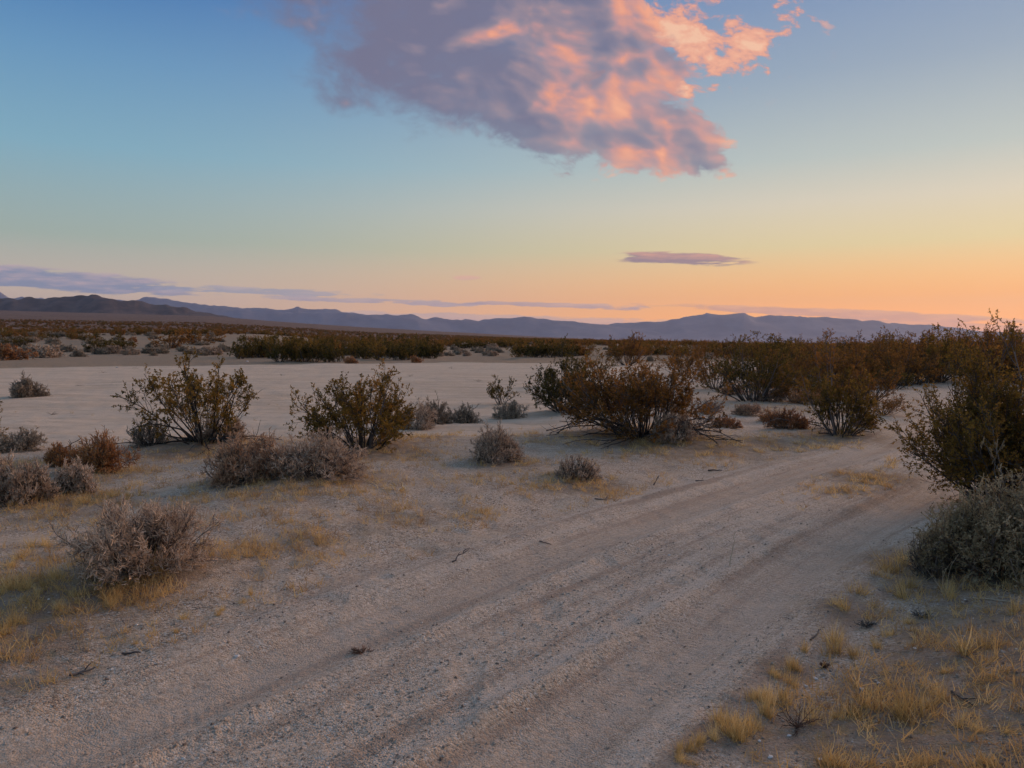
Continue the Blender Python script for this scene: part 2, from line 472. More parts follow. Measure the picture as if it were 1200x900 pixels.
def ground_material():
    m, T = new_mat('desert_sand')
    pos = T.n('ShaderNodeNewGeometry').outputs['Position']
    mask = T.n('ShaderNodeSeparateColor')
    T.put(mask.inputs[0], T.attr('cover').outputs['Color'])
    road, wash, grass = mask.outputs
    far = T.attr('cover').outputs['Alpha']
    su = T.attr('track').outputs['Vector']
    n_big = T.noise(pos, 0.35, 4.0, 0.6)
    n_mid = T.noise(pos, 2.6, 5.0, 0.6)
    n_fin = T.noise(pos, 22.0, 4.0, 0.65)
    n_grn = T.noise(pos, 130.0, 3.0, 0.7)
    sand = T.mix(n_mid, V(0.49, 0.365, 0.260), V(0.67, 0.515, 0.380))
    sand = T.mix(T.math('MULTIPLY', T.smooth(n_big, 0.42, 0.62), 0.35), sand, V(0.68, 0.54, 0.41))
    # coarse grit: paler and darker grains
    vo = T.n('ShaderNodeTexVoronoi', feature='F1')
    T.put(vo.inputs['Vector'], pos)
    vo.inputs['Scale'].default_value = 92.0
    cell = T.n('ShaderNodeSeparateColor')
    T.put(cell.inputs[0], vo.outputs['Color'])
    grit = T.ramp(cell.outputs[0], [(0.0, V(0.07, 0.052, 0.045)), (0.16, V(0.23, 0.165, 0.12)), (0.34, V(0.49, 0.375, 0.28)), (0.78, V(0.65, 0.51, 0.39)), (1.0, V(0.80, 0.74, 0.68))])
    gm = T.smooth(n_mid, 0.30, 0.62, 0.25, 0.85)
    colr = T.mix(T.math('MULTIPLY', gm, T.math('SUBTRACT', 1.0, T.math('MULTIPLY', wash, 0.5))), sand, grit)
    patch = T.math('MULTIPLY', T.smooth(T.noise(pos, 1.1, 6.0, 0.68), 0.47, 0.66), T.math('SUBTRACT', 1.0, road))
    colr = T.mix(T.math('MULTIPLY', patch, 0.42), colr, V(0.33, 0.225, 0.155))
    # the pale wash floor with faint flow bands
    mp = T.n('ShaderNodeMapping')
    T.put(mp.inputs['Vector'], pos)
    mp.inputs['Scale'].default_value = (0.14, 0.9, 1.0)
    mp.inputs['Rotation'].default_value = (0, 0, 0.12)
    band = T.noise(mp.outputs[0], 1.6, 5.0, 0.6)
    pale = T.mix(T.smooth(band, 0.3, 0.7), V(0.56, 0.425, 0.31), V(0.71, 0.555, 0.42))
    pale = T.mix(T.math('MULTIPLY', T.smooth(n_fin, 0.55, 0.75), 0.35), pale, V(0.38, 0.28, 0.20))
    crumbs = T.smooth(T.noise(mp.outputs[0], 7.0, 6.0, 0.72), 0.56, 0.70)
    pale = T.mix(T.math('MULTIPLY', crumbs, 0.7), pale, V(0.27, 0.19, 0.13))
    colr = T.mix(T.math('MULTIPLY', wash, 0.88), colr, pale)
    # driven surface: finer, a bit greyer, darker dust in the wheel lines
    rc = T.mix(n_fin, V(0.49, 0.38, 0.29), V(0.67, 0.53, 0.41))
    rc = T.mix(0.48, rc, grit)
    colr = T.mix(T.math('MULTIPLY', road, 0.75), colr, rc)
    # plant litter, dark crusted soil, and contact shade painted under shrubs
    colr = T.mix(T.math('MULTIPLY', T.smooth(grass, 0.35, 1.0), 0.62), colr, T.mix(n_fin, V(0.17, 0.118, 0.082), V(0.30, 0.215, 0.155)))
    lit = T.math('MULTIPLY', grass, T.smooth(T.noise(pos, 5.5, 5.0, 0.7), 0.36, 0.62))
    litc = T.mix(n_grn, V(0.10, 0.072, 0.054), V(0.27, 0.20, 0.145))
    colr = T.mix(T.math('MULTIPLY', lit, 0.7), colr, litc)
    gold = T.math('MULTIPLY', grass, T.smooth(T.noise(pos, 9.0, 5.0, 0.75), 0.44, 0.66))
    colr = T.mix(T.math('MULTIPLY', gold, 0.6), colr, T.mix(n_grn, V(0.26, 0.16, 0.065), V(0.56, 0.36, 0.15)))
    bits = T.smooth(T.noise(pos, 17.0, 3.0, 0.6), 0.66, 0.72)
    colr = T.mix(T.math('MULTIPLY', T.math('MULTIPLY', bits, T.math('SUBTRACT', 0.9, road)), 0.5), colr, V(0.12, 0.075, 0.045))
    # scrub too far away to tell apart
    sv = T.n('ShaderNodeTexVoronoi', feature='F1')
    T.put(sv.inputs['Vector'], pos)
    sv.inputs['Scale'].default_value = 0.085
    sc1 = T.math('MULTIPLY', T.smooth(sv.outputs['Distance'], 0.70, 0.34), T.smooth(T.noise(pos, 0.016, 5.0, 0.75), 0.40, 0.58, 0.25, 1.0))
    sn = T.noise(pos, 0.006, 4.0, 0.6)
    scol = T.mix(sn, V(0.048, 0.028, 0.018), V(0.085, 0.046, 0.030))
    gcol = T.mix(sn, V(0.17, 0.098, 0.070), V(0.24, 0.15, 0.11))
    farc = T.mix(T.math('MULTIPLY', sc1, 0.85), gcol, scol)
    colr = T.mix(T.math('MULTIPLY', far, T.math('SUBTRACT', 1.0, T.math('MULTIPLY', wash, 0.8))), colr, farc)
    # relief
    h = T.math('ADD', T.math('MULTIPLY', n_fin, 0.015), T.math('MULTIPLY', n_grn, 0.008))
    h = T.math('ADD', h, T.math('MULTIPLY', T.math('MULTIPLY', vo.outputs['Distance'], gm), -0.013))
    # tyre marks: cross bars in the wheel lines, thrown ridges beside them
    sc = T.n('ShaderNodeSeparateXYZ')
    T.put(sc.inputs[0], su)
    wob = T.math('MULTIPLY', T.math('SUBTRACT', T.noise(pos, 1.3, 3.0, 0.5), 0.5), 0.16)
    nph = T.math('MULTIPLY', T.noise(pos, 2.4, 3.0, 0.6), 8.0)
    nbar = T.smooth(T.noise(pos, 1.1, 3.0, 0.6), 0.38, 0.62, 0.12, 1.0)
    nrid = T.smooth(T.noise(pos, 6.0, 3.0, 0.6), 0.3, 0.65)
    def tyres(off, pitch, amp):
        sa = T.math('ABSOLUTE', T.math('SUBTRACT', T.math('ADD', sc.outputs[0], wob), off))
        e = T.math('DIVIDE', T.math('SUBTRACT', sa, 0.85), 0.25)
        e2 = T.math('MULTIPLY', e, e)
        bandv = T.math('EXPONENT', T.math('MULTIPLY', T.math('MULTIPLY', e2, e2), -1.0))
        ph = T.math('ADD', T.math('MULTIPLY', T.math('ADD', sc.outputs[1], T.math('MULTIPLY', T.math('ABSOLUTE', T.math('SUBTRACT', sa, 0.85)), 0.55)), 2 * math.pi / pitch),
                    nph)
        bars = T.math('MULTIPLY', T.math('MULTIPLY', T.math('SINE', ph), bandv), nbar)
        k = T.math('DIVIDE', T.math('SUBTRACT', T.math('ABSOLUTE', T.math('SUBTRACT', sa, 0.85)), 0.30), 0.045)
        rid = T.math('MULTIPLY', T.math('EXPONENT', T.math('MULTIPLY', T.math('MULTIPLY', k, k), -1.0)), nrid)
        gro = T.math('MULTIPLY', T.math('SINE', T.math('MULTIPLY', sa, 2 * math.pi / 0.075)), bandv)
        tot = T.math('ADD', T.math('MULTIPLY', bars, amp), T.math('ADD', T.math('MULTIPLY', rid, amp * 5.0), T.math('MULTIPLY', gro, amp * 0.9)))
        return T.math('MULTIPLY', tot, road), bandv
    t1, b1 = tyres(0.0, 0.050, 0.0020)
    t2, b2 = tyres(0.34, 0.043, 0.0018)
    h = T.math('ADD', h, T.math('ADD', t1, t2))
    lines = T.noise(T.combine(T.math('MULTIPLY', T.math('ADD', sc.outputs[0], T.math('MULTIPLY', wob, 0.5)), 6.2), T.math('MULTIPLY', sc.outputs[1], 0.22), 0.0), 1.0, 4.0, 0.6)
    h = T.math('ADD', h, T.math('MULTIPLY', T.math('MULTIPLY', lines, road), 0.050))
    colr = T.mix(T.math('MULTIPLY', T.math('MULTIPLY', T.smooth(lines, 0.48, 0.66), road), 0.56), colr, V(0.30, 0.205, 0.15))
    colr = T.mix(T.math('MULTIPLY', T.math('MULTIPLY', T.smooth(lines, 0.50, 0.34), road), 0.40), colr, V(0.62, 0.53, 0.45))
    dust = T.math('MULTIPLY', T.math('MULTIPLY', b1, road), 0.48)
    colr = T.mix(dust, colr, T.mix(n_fin, V(0.40, 0.30, 0.225), V(0.56, 0.435, 0.335)))
    b = T.n('ShaderNodeBump')
    b.inputs['Strength'].default_value = 0.9
    b.inputs['Distance'].default_value = 1.0
    T.put(b.inputs['Height'], T.math('MULTIPLY', h, T.math('SUBTRACT', 1.0, far)))
    finish(T, colr, 0.97, b.outputs[0], 0.1)
    return m

def rock_material(name, a, b, sc):
    m, T = new_mat(name)
    pos = T.n('ShaderNodeNewGeometry').outputs['Position']
    n = T.noise(pos, sc, 8.0, 0.65)
    n2 = T.noise(pos, sc * 9, 5.0, 0.7)
    c = T.mix(T.smooth(n, 0.35, 0.65), V(*a), V(*b))
    c = T.mix(T.math('MULTIPLY', n2, 0.5), c, V(a[0] * .5, a[1] * .5, a[2] * .5))
    finish(T, c, 0.95)
    return m

def tint_material(name, stops, trans=None, rough=0.8, spec=0.2, jitter=0.25):
    """colour per leaf or twig from the mesh's own tint values, shifted a little from plant to plant"""
    m, T = new_mat(name)
    t = T.attr('tint').outputs['Fac']
    rnd = T.n('ShaderNodeObjectInfo').outputs['Random']
    t = T.math('ADD', t, T.math('MULTIPLY', T.math('SUBTRACT', rnd, 0.5), jitter), clamp=True)
    c = T.ramp(t, [(p, V(*cc)) for p, cc in stops])
    finish(T, c, rough, None, spec, trans)
    return m

M = {}
M['ground'] = ground_material()
M['hill'] = rock_material('dark_hill_rock', (0.045, 0.032, 0.027), (0.13, 0.088, 0.07), 0.006)
M['mountain'] = rock_material('mountain_rock_haze_tint', (0.14, 0.14, 0.185), (0.21, 0.205, 0.26), 0.001)  # part of the distant haze's blue is painted into this rock colour
M['leaf_olive'] = tint_material('creosote_leaf_olive', [(0, (0.075, 0.054, 0.012)), (0.45, (0.215, 0.135, 0.028)), (0.8, (0.34, 0.195, 0.040)), (1, (0.42, 0.21, 0.05))], 0.45)
M['leaf_rust'] = tint_material('creosote_leaf_rust', [(0, (0.10, 0.055, 0.014)), (0.45, (0.25, 0.122, 0.030)), (0.8, (0.36, 0.165, 0.040)), (1, (0.44, 0.20, 0.05))], 0.45)
M['leaf_dark'] = tint_material('creosote_leaf_dark', [(0, (0.038, 0.035, 0.010)), (0.5, (0.108, 0.083, 0.019)), (0.85, (0.21, 0.135, 0.030)), (1, (0.29, 0.145, 0.035))], 0.40)
M['leaf_grey'] = tint_material('saltbush_leaf', [(0, (0.16, 0.122, 0.066)), (0.5, (0.34, 0.265, 0.155)), (1, (0.50, 0.39, 0.24))], 0.2)
M['wood'] = tint_material('creosote_wood', [(0, (0.030, 0.025, 0.023)), (0.55, (0.075, 0.063, 0.058)), (0.85, (0.16, 0.14, 0.135)), (1, (0.27, 0.24, 0.23))])
M['dead_wood'] = tint_material('dead_wood', [(0, (0.022, 0.019, 0.018)), (0.6, (0.06, 0.052, 0.05)), (1, (0.15, 0.13, 0.125))])
M['twig_grey'] = tint_material('grey_twig', [(0, (0.05, 0.042, 0.038)), (0.5, (0.14, 0.118, 0.10)), (1, (0.28, 0.235, 0.20))])
M['tip_pink'] = tint_material('pale_pink_seed_twig', [(0, (0.34, 0.235, 0.165)), (0.5, (0.58, 0.42, 0.30)), (1, (0.74, 0.57, 0.43))], 0.2)
M['tip_grey'] = tint_material('pale_grey_seed_twig', [(0, (0.20, 0.155, 0.112)), (0.5, (0.42, 0.33, 0.24)), (1, (0.60, 0.475, 0.35))], 0.2)
M['tip_rust'] = tint_material('rust_seed_head', [(0, (0.26, 0.105, 0.04)), (0.5, (0.47, 0.205, 0.075)), (1, (0.60, 0.31, 0.12))], 0.2)
M['tip_tan'] = tint_material('tan_seed_head', [(0, (0.24, 0.13, 0.075)), (0.5, (0.46, 0.275, 0.165)), (1, (0.62, 0.41, 0.27))], 0.2)
M['grass'] = tint_material('dead_grass_gold', [(0, (0.34, 0.225, 0.11)), (0.3, (0.62, 0.41, 0.155)), (0.6, (0.80, 0.555, 0.225)), (1, (0.88, 0.70, 0.38))], 0.42, jitter=0.4)
M['litter_grass'] = tint_material('matted_dead_grass', [(0, (0.36, 0.22, 0.10)), (0.5, (0.70, 0.46, 0.19)), (1, (0.86, 0.65, 0.34))], 0.42)
M['straw'] = tint_material('bleached_straw', [(0, (0.36, 0.26, 0.16)), (1, (0.62, 0.50, 0.36))], 0.2)
M['redstem'] = tint_material('dark_red_stem', [(0, (0.09, 0.05, 0.035)), (1, (0.24, 0.13, 0.085))])
M['stone'] = tint_material('gravel_stone', [(0, (0.16, 0.115, 0.09)), (0.4, (0.38, 0.30, 0.235)), (0.8, (0.54, 0.44, 0.355)), (1, (0.76, 0.69, 0.62))], jitter=0.0)
M['white_stone'] = tint_material('white_quartz', [(0, (0.5, 0.46, 0.43)), (1, (0.72, 0.68, 0.64))])

# ------------------------------------------------------------------ mesh building blocks
class Geo:
    """triangles and quads collected as arrays, with a tint per vertex"""
    def __init__(self):
        self.v, self.q, self.t, self.tint, self.n = [], [], [], [], 0
    def add(self, v, quads=None, tris=None, tint=None):
        v = np.asarray(v, np.float32).reshape(-1, 3)
        if quads is not None and len(quads):
            self.q.append(np.asarray(quads, np.int32).reshape(-1, 4) + self.n)
        if tris is not None and len(tris):
            self.t.append(np.asarray(tris, np.int32).reshape(-1, 3) + self.n)
        self.v.append(v)
        self.tint.append(np.full(len(v), 0.5, np.float32) if tint is None else np.asarray(tint, np.float32).ravel())
        self.n += len(v)
    def mesh(self, name, mat, smooth=False):
        me = bpy.data.meshes.new(name)
        v = np.concatenate(self.v) if self.v else np.zeros((0, 3), np.float32)
        q = np.concatenate(self.q) if self.q else np.zeros((0, 4), np.int32)
        t = np.concatenate(self.t) if self.t else np.zeros((0, 3), np.int32)
        set_mesh(me, v, q, t, smooth)
        a = me.attributes.new('tint', 'FLOAT', 'POINT')
        a.data.foreach_set('value', np.concatenate(self.tint))
        me.materials.append(mat)
        return me
def set_mesh(me, v, q, t, smooth=False):
    nl = q.size + t.size
    me.vertices.add(len(v))
    me.vertices.foreach_set('co', np.ascontiguousarray(v, np.float32).ravel())
    me.loops.add(nl)
    me.loops.foreach_set('vertex_index', np.concatenate([q.ravel(), t.ravel()]).astype(np.int32))
    nf = len(q) + len(t)
    me.polygons.add(nf)
    me.polygons.foreach_set('loop_start', np.concatenate([np.arange(len(q)) * 4, q.size + np.arange(len(t)) * 3]).astype(np.int32))
    me.polygons.foreach_set('use_smooth', np.full(nf, smooth))
    me.update(calc_edges=True)
def unit(a):
    return a / np.maximum(np.linalg.norm(a, axis=-1, keepdims=True), 1e-9)
def strands(rng, p, d, L, k, wob=0.15, lift=0.0):
    """n wandering polylines of k segments"""
    n = len(p)
    P = np.zeros((n, k + 1, 3))
    P[:, 0] = p
    d = unit(d)
    for j in range(k):
        d = unit(d + rng.normal(0, wob, (n, 3)) + np.array([0, 0, 1.0]) * np.reshape(lift, (-1, 1)))
        P[:, j + 1] = P[:, j] + d * (np.reshape(L, (-1, 1)) / k)
    return P
def along(P, i, t):
    k = P.shape[1] - 1
    f = np.clip(t, 0, 0.9999) * k
    j = f.astype(int)
    a, b = P[i, j], P[i, j + 1]
    return a + (b - a) * (f - j)[:, None], unit(b - a)
def branch(rng, P, m, t0, t1, a0, a1):
    """m starting points per strand with directions turned off the parent by a0..a1 degrees"""
    i = np.repeat(np.arange(len(P)), m)
    t = rng.uniform(t0, t1, len(i))
    p, d = along(P, i, t)
    r = unit(np.cross(d, rng.normal(0, 1, (len(i), 3))))
    a = np.radians(rng.uniform(a0, a1, len(i)))[:, None]
    return i, t, p, unit(d * np.cos(a) + r * np.sin(a))
def tubes(g, P, r0, r1, sides, tint):
    n, k1, _ = P.shape
    if n == 0:
        return
    d = np.empty_like(P)
    d[:, :-1] = P[:, 1:] - P[:, :-1]
    d[:, -1] = d[:, -2]
    d = unit(d)
    up = np.where(np.abs(d[..., 2:3]) > 0.9, np.array([1.0, 0, 0]), np.array([0, 0, 1.0]))
    a = unit(np.cross(d, up))
    b = np.cross(d, a)
    f = np.linspace(0, 1, k1)[None, :]
    R = (np.reshape(r0, (-1, 1)) * (1 - f) + np.reshape(r1, (-1, 1)) * f)[..., None]
    ang = np.arange(sides) * 2 * math.pi / sides
    ring = P[:, :, None, :] + R[:, :, None, :] * (a[:, :, None, :] * np.cos(ang)[None, None, :, None] + b[:, :, None, :] * np.sin(ang)[None, None, :, None])
    idx = np.arange(n * k1 * sides).reshape(n, k1, sides)
    nx = np.roll(idx, -1, axis=2)
    q = np.stack([idx[:, :-1], nx[:, :-1], nx[:, 1:], idx[:, 1:]], -1)
    g.add(ring, q, None, np.broadcast_to(np.reshape(tint, (-1, 1, 1)), (n, k1, sides)))
def ribbons(g, rng, P, w0, w1, tint):
    n, k1, _ = P.shape
    if n == 0:
        return
    d = unit(P[:, -1] - P[:, 0])
    s = unit(np.cross(d, rng.normal(0, 1, (n, 3))))[:, None, :]
    f = np.linspace(0, 1, k1)[None, :]
    W = (np.reshape(w0, (-1, 1)) * (1 - f) + np.reshape(w1, (-1, 1)) * f)[..., None] * 0.5
    v = np.stack([P - s * W, P + s * W], 2)
    idx = np.arange(n * k1 * 2).reshape(n, k1, 2)
    q = np.stack([idx[:, :-1, 0], idx[:, :-1, 1], idx[:, 1:, 1], idx[:, 1:, 0]], -1)
    g.add(v, q, None, np.broadcast_to(np.reshape(tint, (-1, 1, 1)), (n, k1, 2)))
def leaves(g, rng, p, d, length, width, tint):
    n = len(p)
    if n == 0:
        return
    d = unit(d + rng.normal(0, 0.75, (n, 3)))
    s = unit(np.cross(d, rng.normal(0, 1, (n, 3))))
    L = (length * rng.uniform(0.6, 1.3, n))[:, None]
    W = (width * rng.uniform(0.6, 1.3, n))[:, None] * 0.5
    v = np.stack([p, p + d * L * 0.45 + s * W, p + d * L, p + d * L * 0.55 - s * W], 1)
    g.add(v, np.arange(n * 4).reshape(n, 4), None, np.repeat(tint, 4))

def link(name, me, parent=None, loc=None):
    o = bpy.data.objects.new(name, me)
    col.objects.link(o)
    if parent is not None:
        o.parent = parent
    if loc is not None:
        o.location = loc
    return o
def tag(o, label, cat, group=None, kind=None):
    o['label'] = label
    o['category'] = cat
    if group:
        o['group'] = group
    if kind:
        o['kind'] = kind
    return o

# ------------------------------------------------------------------ ground sheets
def build_ground():
    th_f = np.radians(np.linspace(-50, 50, 640))
    th_b = np.radians(np.linspace(50, 310, 90)[1:-1])
    th = np.concatenate([th_f, th_b])
    rr = [0.5]
    while rr[-1] < 25000:
        r = rr[-1]
        k = 1.12 if r < 1.9 else 1.0056 if r < 13 else 1.011 if r < 45 else 1.028 if r < 9000 else 1.1
        rr.append(r * k)
    rr = np.array(rr)
    Rg, Tg = np.meshgrid(rr, th, indexing='ij')
    x, y = (Rg * np.sin(Tg)).ravel(), (Rg * np.cos(Tg)).ravel()
    x, y = np.append(x, 0.0), np.append(y, 0.0)
    z = height(x, y)
    nr, nt = Rg.shape
    idx = np.arange(nr * nt).reshape(nr, nt)
    nx = np.roll(idx, -1, axis=1)
    q = np.stack([idx[:-1], idx[1:], nx[1:], nx[:-1]], -1).reshape(-1, 4)
    t = np.stack([np.full(nt, nr * nt), idx[0], nx[0]], -1)
    s, u = track_coords(x, y)
    road = sst(1.55 + 0.5 * fbm(x, y, 2.2, 3, 3) - np.abs(s), -0.25, 0.35)
    wash = wash_mask(x, y)
    r = np.hypot(x, y)
    gr = grassy(x, y)
    far = sst(r, 130, 700)
    v = np.stack([x, y, z], -1)
    full = bpy.data.meshes.new('full')
    set_mesh(full, v, q, t, True)
    nrm = np.empty(len(v) * 3, np.float32)
    full.vertices.foreach_get('normal', nrm)
    nrm = nrm.reshape(-1, 3)
    bpy.data.meshes.remove(full)
    qr = road[q].mean(1) > 0.5
    qw = (wash[q].mean(1) > 0.5) & ~qr & (r[q].max(1) < 130)
    out = []
    for name, qq, tt in (('ground', q[~qr & ~qw], t), ('dirt_track', q[qr], t[:0]), ('dry_wash', q[qw], t[:0])):
        use = np.unique(np.concatenate([qq.ravel(), tt.ravel()]))
        mp = np.full(len(v), -1, np.int32)
        mp[use] = np.arange(len(use))
        me = bpy.data.meshes.new(name)
        set_mesh(me, v[use], mp[qq], mp[tt], True)
        me.normals_split_custom_set_from_vertices(nrm[use])
        ca = me.attributes.new('cover', 'FLOAT_COLOR', 'POINT')
        ca.data.foreach_set('color', np.stack([road, wash, gr, far], -1)[use].astype(np.float32).ravel())
        ta = me.attributes.new('track', 'FLOAT_VECTOR', 'POINT')
        ta.data.foreach_set('vector', np.stack([s, u, s * 0], -1)[use].astype(np.float32).ravel())
        me.materials.append(M['ground'])
        o = link(name, me)
        o['kind'] = 'structure'
        out.append(o)
    out[0]['label'] = 'sandy desert ground with litter and scattered grit'
    out[1]['label'] = 'rutted sandy dirt track with tyre tread marks'
    out[2]['label'] = 'pale flat dry wash of bare sand'
build_ground()

# ------------------------------------------------------------------ hills and mountains
def mountain_range(name, label, sil, dist, depth, mat, seed, base=0.0, rough=0.28, cols=360, rows=40, jag_amp=0.024):
    sil = np.array(sil, float)
    px = np.linspace(sil[0, 0], sil[-1, 0], cols)
    ex = (px - 600.0) / FPX
    top = np.interp(px, sil[:, 0], sil[:, 1])
    el = (HORIZON - top) / FPX
    f = np.linspace(0, 1, rows)
    D = dist + depth * (f - 0.55)
    Xg = ex[:, None] * D[None, :]
    Yg = np.broadcast_to(D[None, :], Xg.shape).copy()
    ridge = 1 - 2 * np.abs(fbm(Xg, Yg, depth * 0.55, 5, seed, 0.55))
    prof = np.where(f < 0.55, (f / 0.55) ** 1.7, 1 - 0.7 * ((f - 0.55) / 0.45) ** 1.2)[None, :]
    H = el[:, None] * dist * (prof * (1 - rough) + rough * prof ** 0.6 * ridge)
    jag = 1 + jag_amp * fbm(Xg, Yg, depth * 0.10, 4, seed + 3, 0.6)
    Zg = CZ + H * jag
    # bring the skyline to the heights seen
    sk = ((Zg - CZ) / Yg).max(1)
    sm = np.convolve(np.pad(sk, 8, mode='edge'), np.ones(17) / 17, 'valid')
    Zg = CZ + (Zg - CZ) * (el / np.maximum(sm, 1e-5))[:, None]
    Zg[:, 0] = np.minimum(Zg[:, 0], height(Xg[:, 0], Yg[:, 0], False)) - 60
    Zg[:, 0] += base
    v = np.stack([Xg, Yg, Zg], -1).reshape(-1, 3)
    idx = np.arange(cols * rows).reshape(cols, rows)
    q = np.stack([idx[:-1, :-1], idx[1:, :-1], idx[1:, 1:], idx[:-1, 1:]], -1).reshape(-1, 4)
    me = bpy.data.meshes.new(name)
    set_mesh(me, v, q, np.zeros((0, 3), np.int32), True)
    me.materials.append(mat)
    o = link(name, me)
    o['kind'] = 'structure'
    o['label'] = label
    return o
mountain_range('hills', 'low dark brown rocky hills at the head of the slope',
               [(-260, 352), (-120, 349), (-40, 352), (0, 350), (45, 350), (80, 348), (110, 346), (124, 348), (140, 352), (160, 353), (178, 356), (205, 359), (235, 365), (262, 370), (300, 378), (340, 386)], 7600, 3200, M['hill'], 4, rough=0.36, jag_amp=0.09)
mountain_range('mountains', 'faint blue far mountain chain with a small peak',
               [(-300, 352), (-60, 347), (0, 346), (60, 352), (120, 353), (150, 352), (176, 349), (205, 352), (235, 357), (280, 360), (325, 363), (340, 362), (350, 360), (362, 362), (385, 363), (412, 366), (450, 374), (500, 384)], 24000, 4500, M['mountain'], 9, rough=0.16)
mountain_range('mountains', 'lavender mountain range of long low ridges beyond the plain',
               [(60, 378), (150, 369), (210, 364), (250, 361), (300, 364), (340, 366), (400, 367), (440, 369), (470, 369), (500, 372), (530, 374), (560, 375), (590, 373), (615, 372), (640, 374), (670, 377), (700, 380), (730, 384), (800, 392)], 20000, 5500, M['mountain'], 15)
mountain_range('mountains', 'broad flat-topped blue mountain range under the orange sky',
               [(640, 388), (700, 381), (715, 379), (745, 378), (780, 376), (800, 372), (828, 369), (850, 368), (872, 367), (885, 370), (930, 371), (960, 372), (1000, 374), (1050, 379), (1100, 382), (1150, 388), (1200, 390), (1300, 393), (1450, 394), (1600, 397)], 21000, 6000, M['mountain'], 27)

# ------------------------------------------------------------------ shrubs
def norm_extent(Ps, W, H):
    """scale a list of strand arrays so the whole plant is W wide and H tall"""
    allp = np.concatenate([p.reshape(-1, 3) for p in Ps])
    w = np.percentile(np.hypot(allp[:, 0], allp[:, 1]), 97)
    h = np.percentile(allp[:, 2], 99)
    sx, sz = (W / 2) / max(w, 1e-6), H / max(h, 1e-6)
    for p in Ps:
        p[..., :2] *= sx
        p[..., 2] *= sz

def creosote(seed, W, H, stems=34, sub=7, twigs=5, per=9, leaf=0.022, lean=62, bare=0.0, sprigs=4, tint=0.5, r0=0.011, dead=0, twig_tube=True, low=0.3, split=True):
    rng = np.random.default_rng(seed)
    az = rng.uniform(0, 2 * math.pi, stems)
    tilt = np.radians(lean) * np.sqrt(rng.uniform(0.01, 1, stems))
    d = np.stack([np.sin(tilt) * np.cos(az), np.sin(tilt) * np.sin(az), np.cos(tilt)], -1)
    p = np.stack([np.cos(az), np.sin(az), az * 0], -1) * (rng.uniform(0.01, 0.10, stems) * W)[:, None]
    p[:, 2] -= 0.05
    L = 1.0 / np.sqrt((np.sin(tilt) / (W * 0.55)) ** 2 + (np.cos(tilt) / H) ** 2) * rng.uniform(0.62, 1.05, stems)
    if sprigs:
        L[:sprigs] *= rng.uniform(1.12, 1.32, sprigs)
    P0 = strands(rng, p, d, L, 7, 0.13, 0.05)
    i1, t1, p1, d1 = branch(rng, P0, sub, low, 0.97, 16, 48)
    P1 = strands(rng, p1, d1, L[i1] * (0.40 - 0.24 * t1) * rng.uniform(0.6, 1.3, len(i1)), 4, 0.20, 0.07)
    ends = P0[:, -3:]
    keep = rng.uniform(0, 1, len(P1)) > bare
    i2, t2, p2, d2 = branch(rng, P1[keep], twigs, 0.25, 1.0, 18, 60)
    P2 = strands(rng, p2, d2, rng.uniform(0.05, 0.13, len(i2)) * H, 2, 0.25, 0.08)
    ie, te, pe, de = branch(rng, P0, twigs, 0.72, 1.0, 10, 50)
    Pe = strands(rng, pe, de, rng.uniform(0.06, 0.14, len(ie)) * H, 2, 0.25, 0.08)
    Ps = [P0, P1, P2, Pe]
    norm_extent(Ps, W, H)
    wood, fol = Geo(), Geo()
    tn = np.clip(rng.normal(0.45, 0.22, stems), 0, 1)
    tubes(wood, P0, r0 * rng.uniform(0.7, 1.3, stems), r0 * 0.28, 4, tn)
    tubes(wood, P1, r0 * 0.34, r0 * 0.14, 3, tn[i1] * 0.8 + rng.uniform(0, 0.25, len(i1)))
    for Q in (P2, Pe):
        if twig_tube:
            tubes(wood, Q, r0 * 0.15, r0 * 0.09, 3, rng.uniform(0.25, 0.7, len(Q)))
        else:
            ribbons(wood, rng, Q, r0 * 0.4, r0 * 0.2, rng.uniform(0.25, 0.7, len(Q)))
    if dead:
        a = rng.uniform(0, 2 * math.pi, dead)
        dd = np.stack([np.cos(a), np.sin(a), rng.uniform(0.05, 0.5, dead)], -1)
        Pd = strands(rng, np.stack([np.cos(a), np.sin(a), a * 0 + 0.3], -1) * 0.06 * W, dd, rng.uniform(0.35, 0.6, dead) * W, 7, 0.16, -0.07)
        Pd[..., 2] = np.maximum(Pd[..., 2], 0.01)
        tubes(wood, Pd, r0 * 1.1, r0 * 0.35, 4, rng.uniform(0.0, 0.6, dead))
        ib, tb, pb, db = branch(rng, Pd, 4, 0.3, 0.98, 20, 60)
        Pb = strands(rng, pb, db, rng.uniform(0.06, 0.2, len(ib)) * W, 4, 0.22, -0.02)
        tubes(wood, Pb, r0 * 0.4, r0 * 0.15, 3, rng.uniform(0.0, 0.7, len(ib)))
    # small leaves crowded towards the twig ends; whole twigs share a tone so that clumps read
    stem_tone = rng.normal(0, 0.17, stems)
    for Q, pr, of in ((P2, per, i1[keep][i2]), (Pe, per, ie)):
        if not len(Q):
            continue
        tone = np.clip(rng.normal(tint, 0.16, len(Q)) + stem_tone[of], 0, 1)
        i, t, pp, dd = branch(rng, Q, pr, 0.38, 1.0, 20, 80)
        leaves(fol, rng, pp, dd, leaf, leaf * 0.55, np.clip(tone[i] + rng.normal(0, 0.12, len(i)), 0, 1))
    return wood, fol

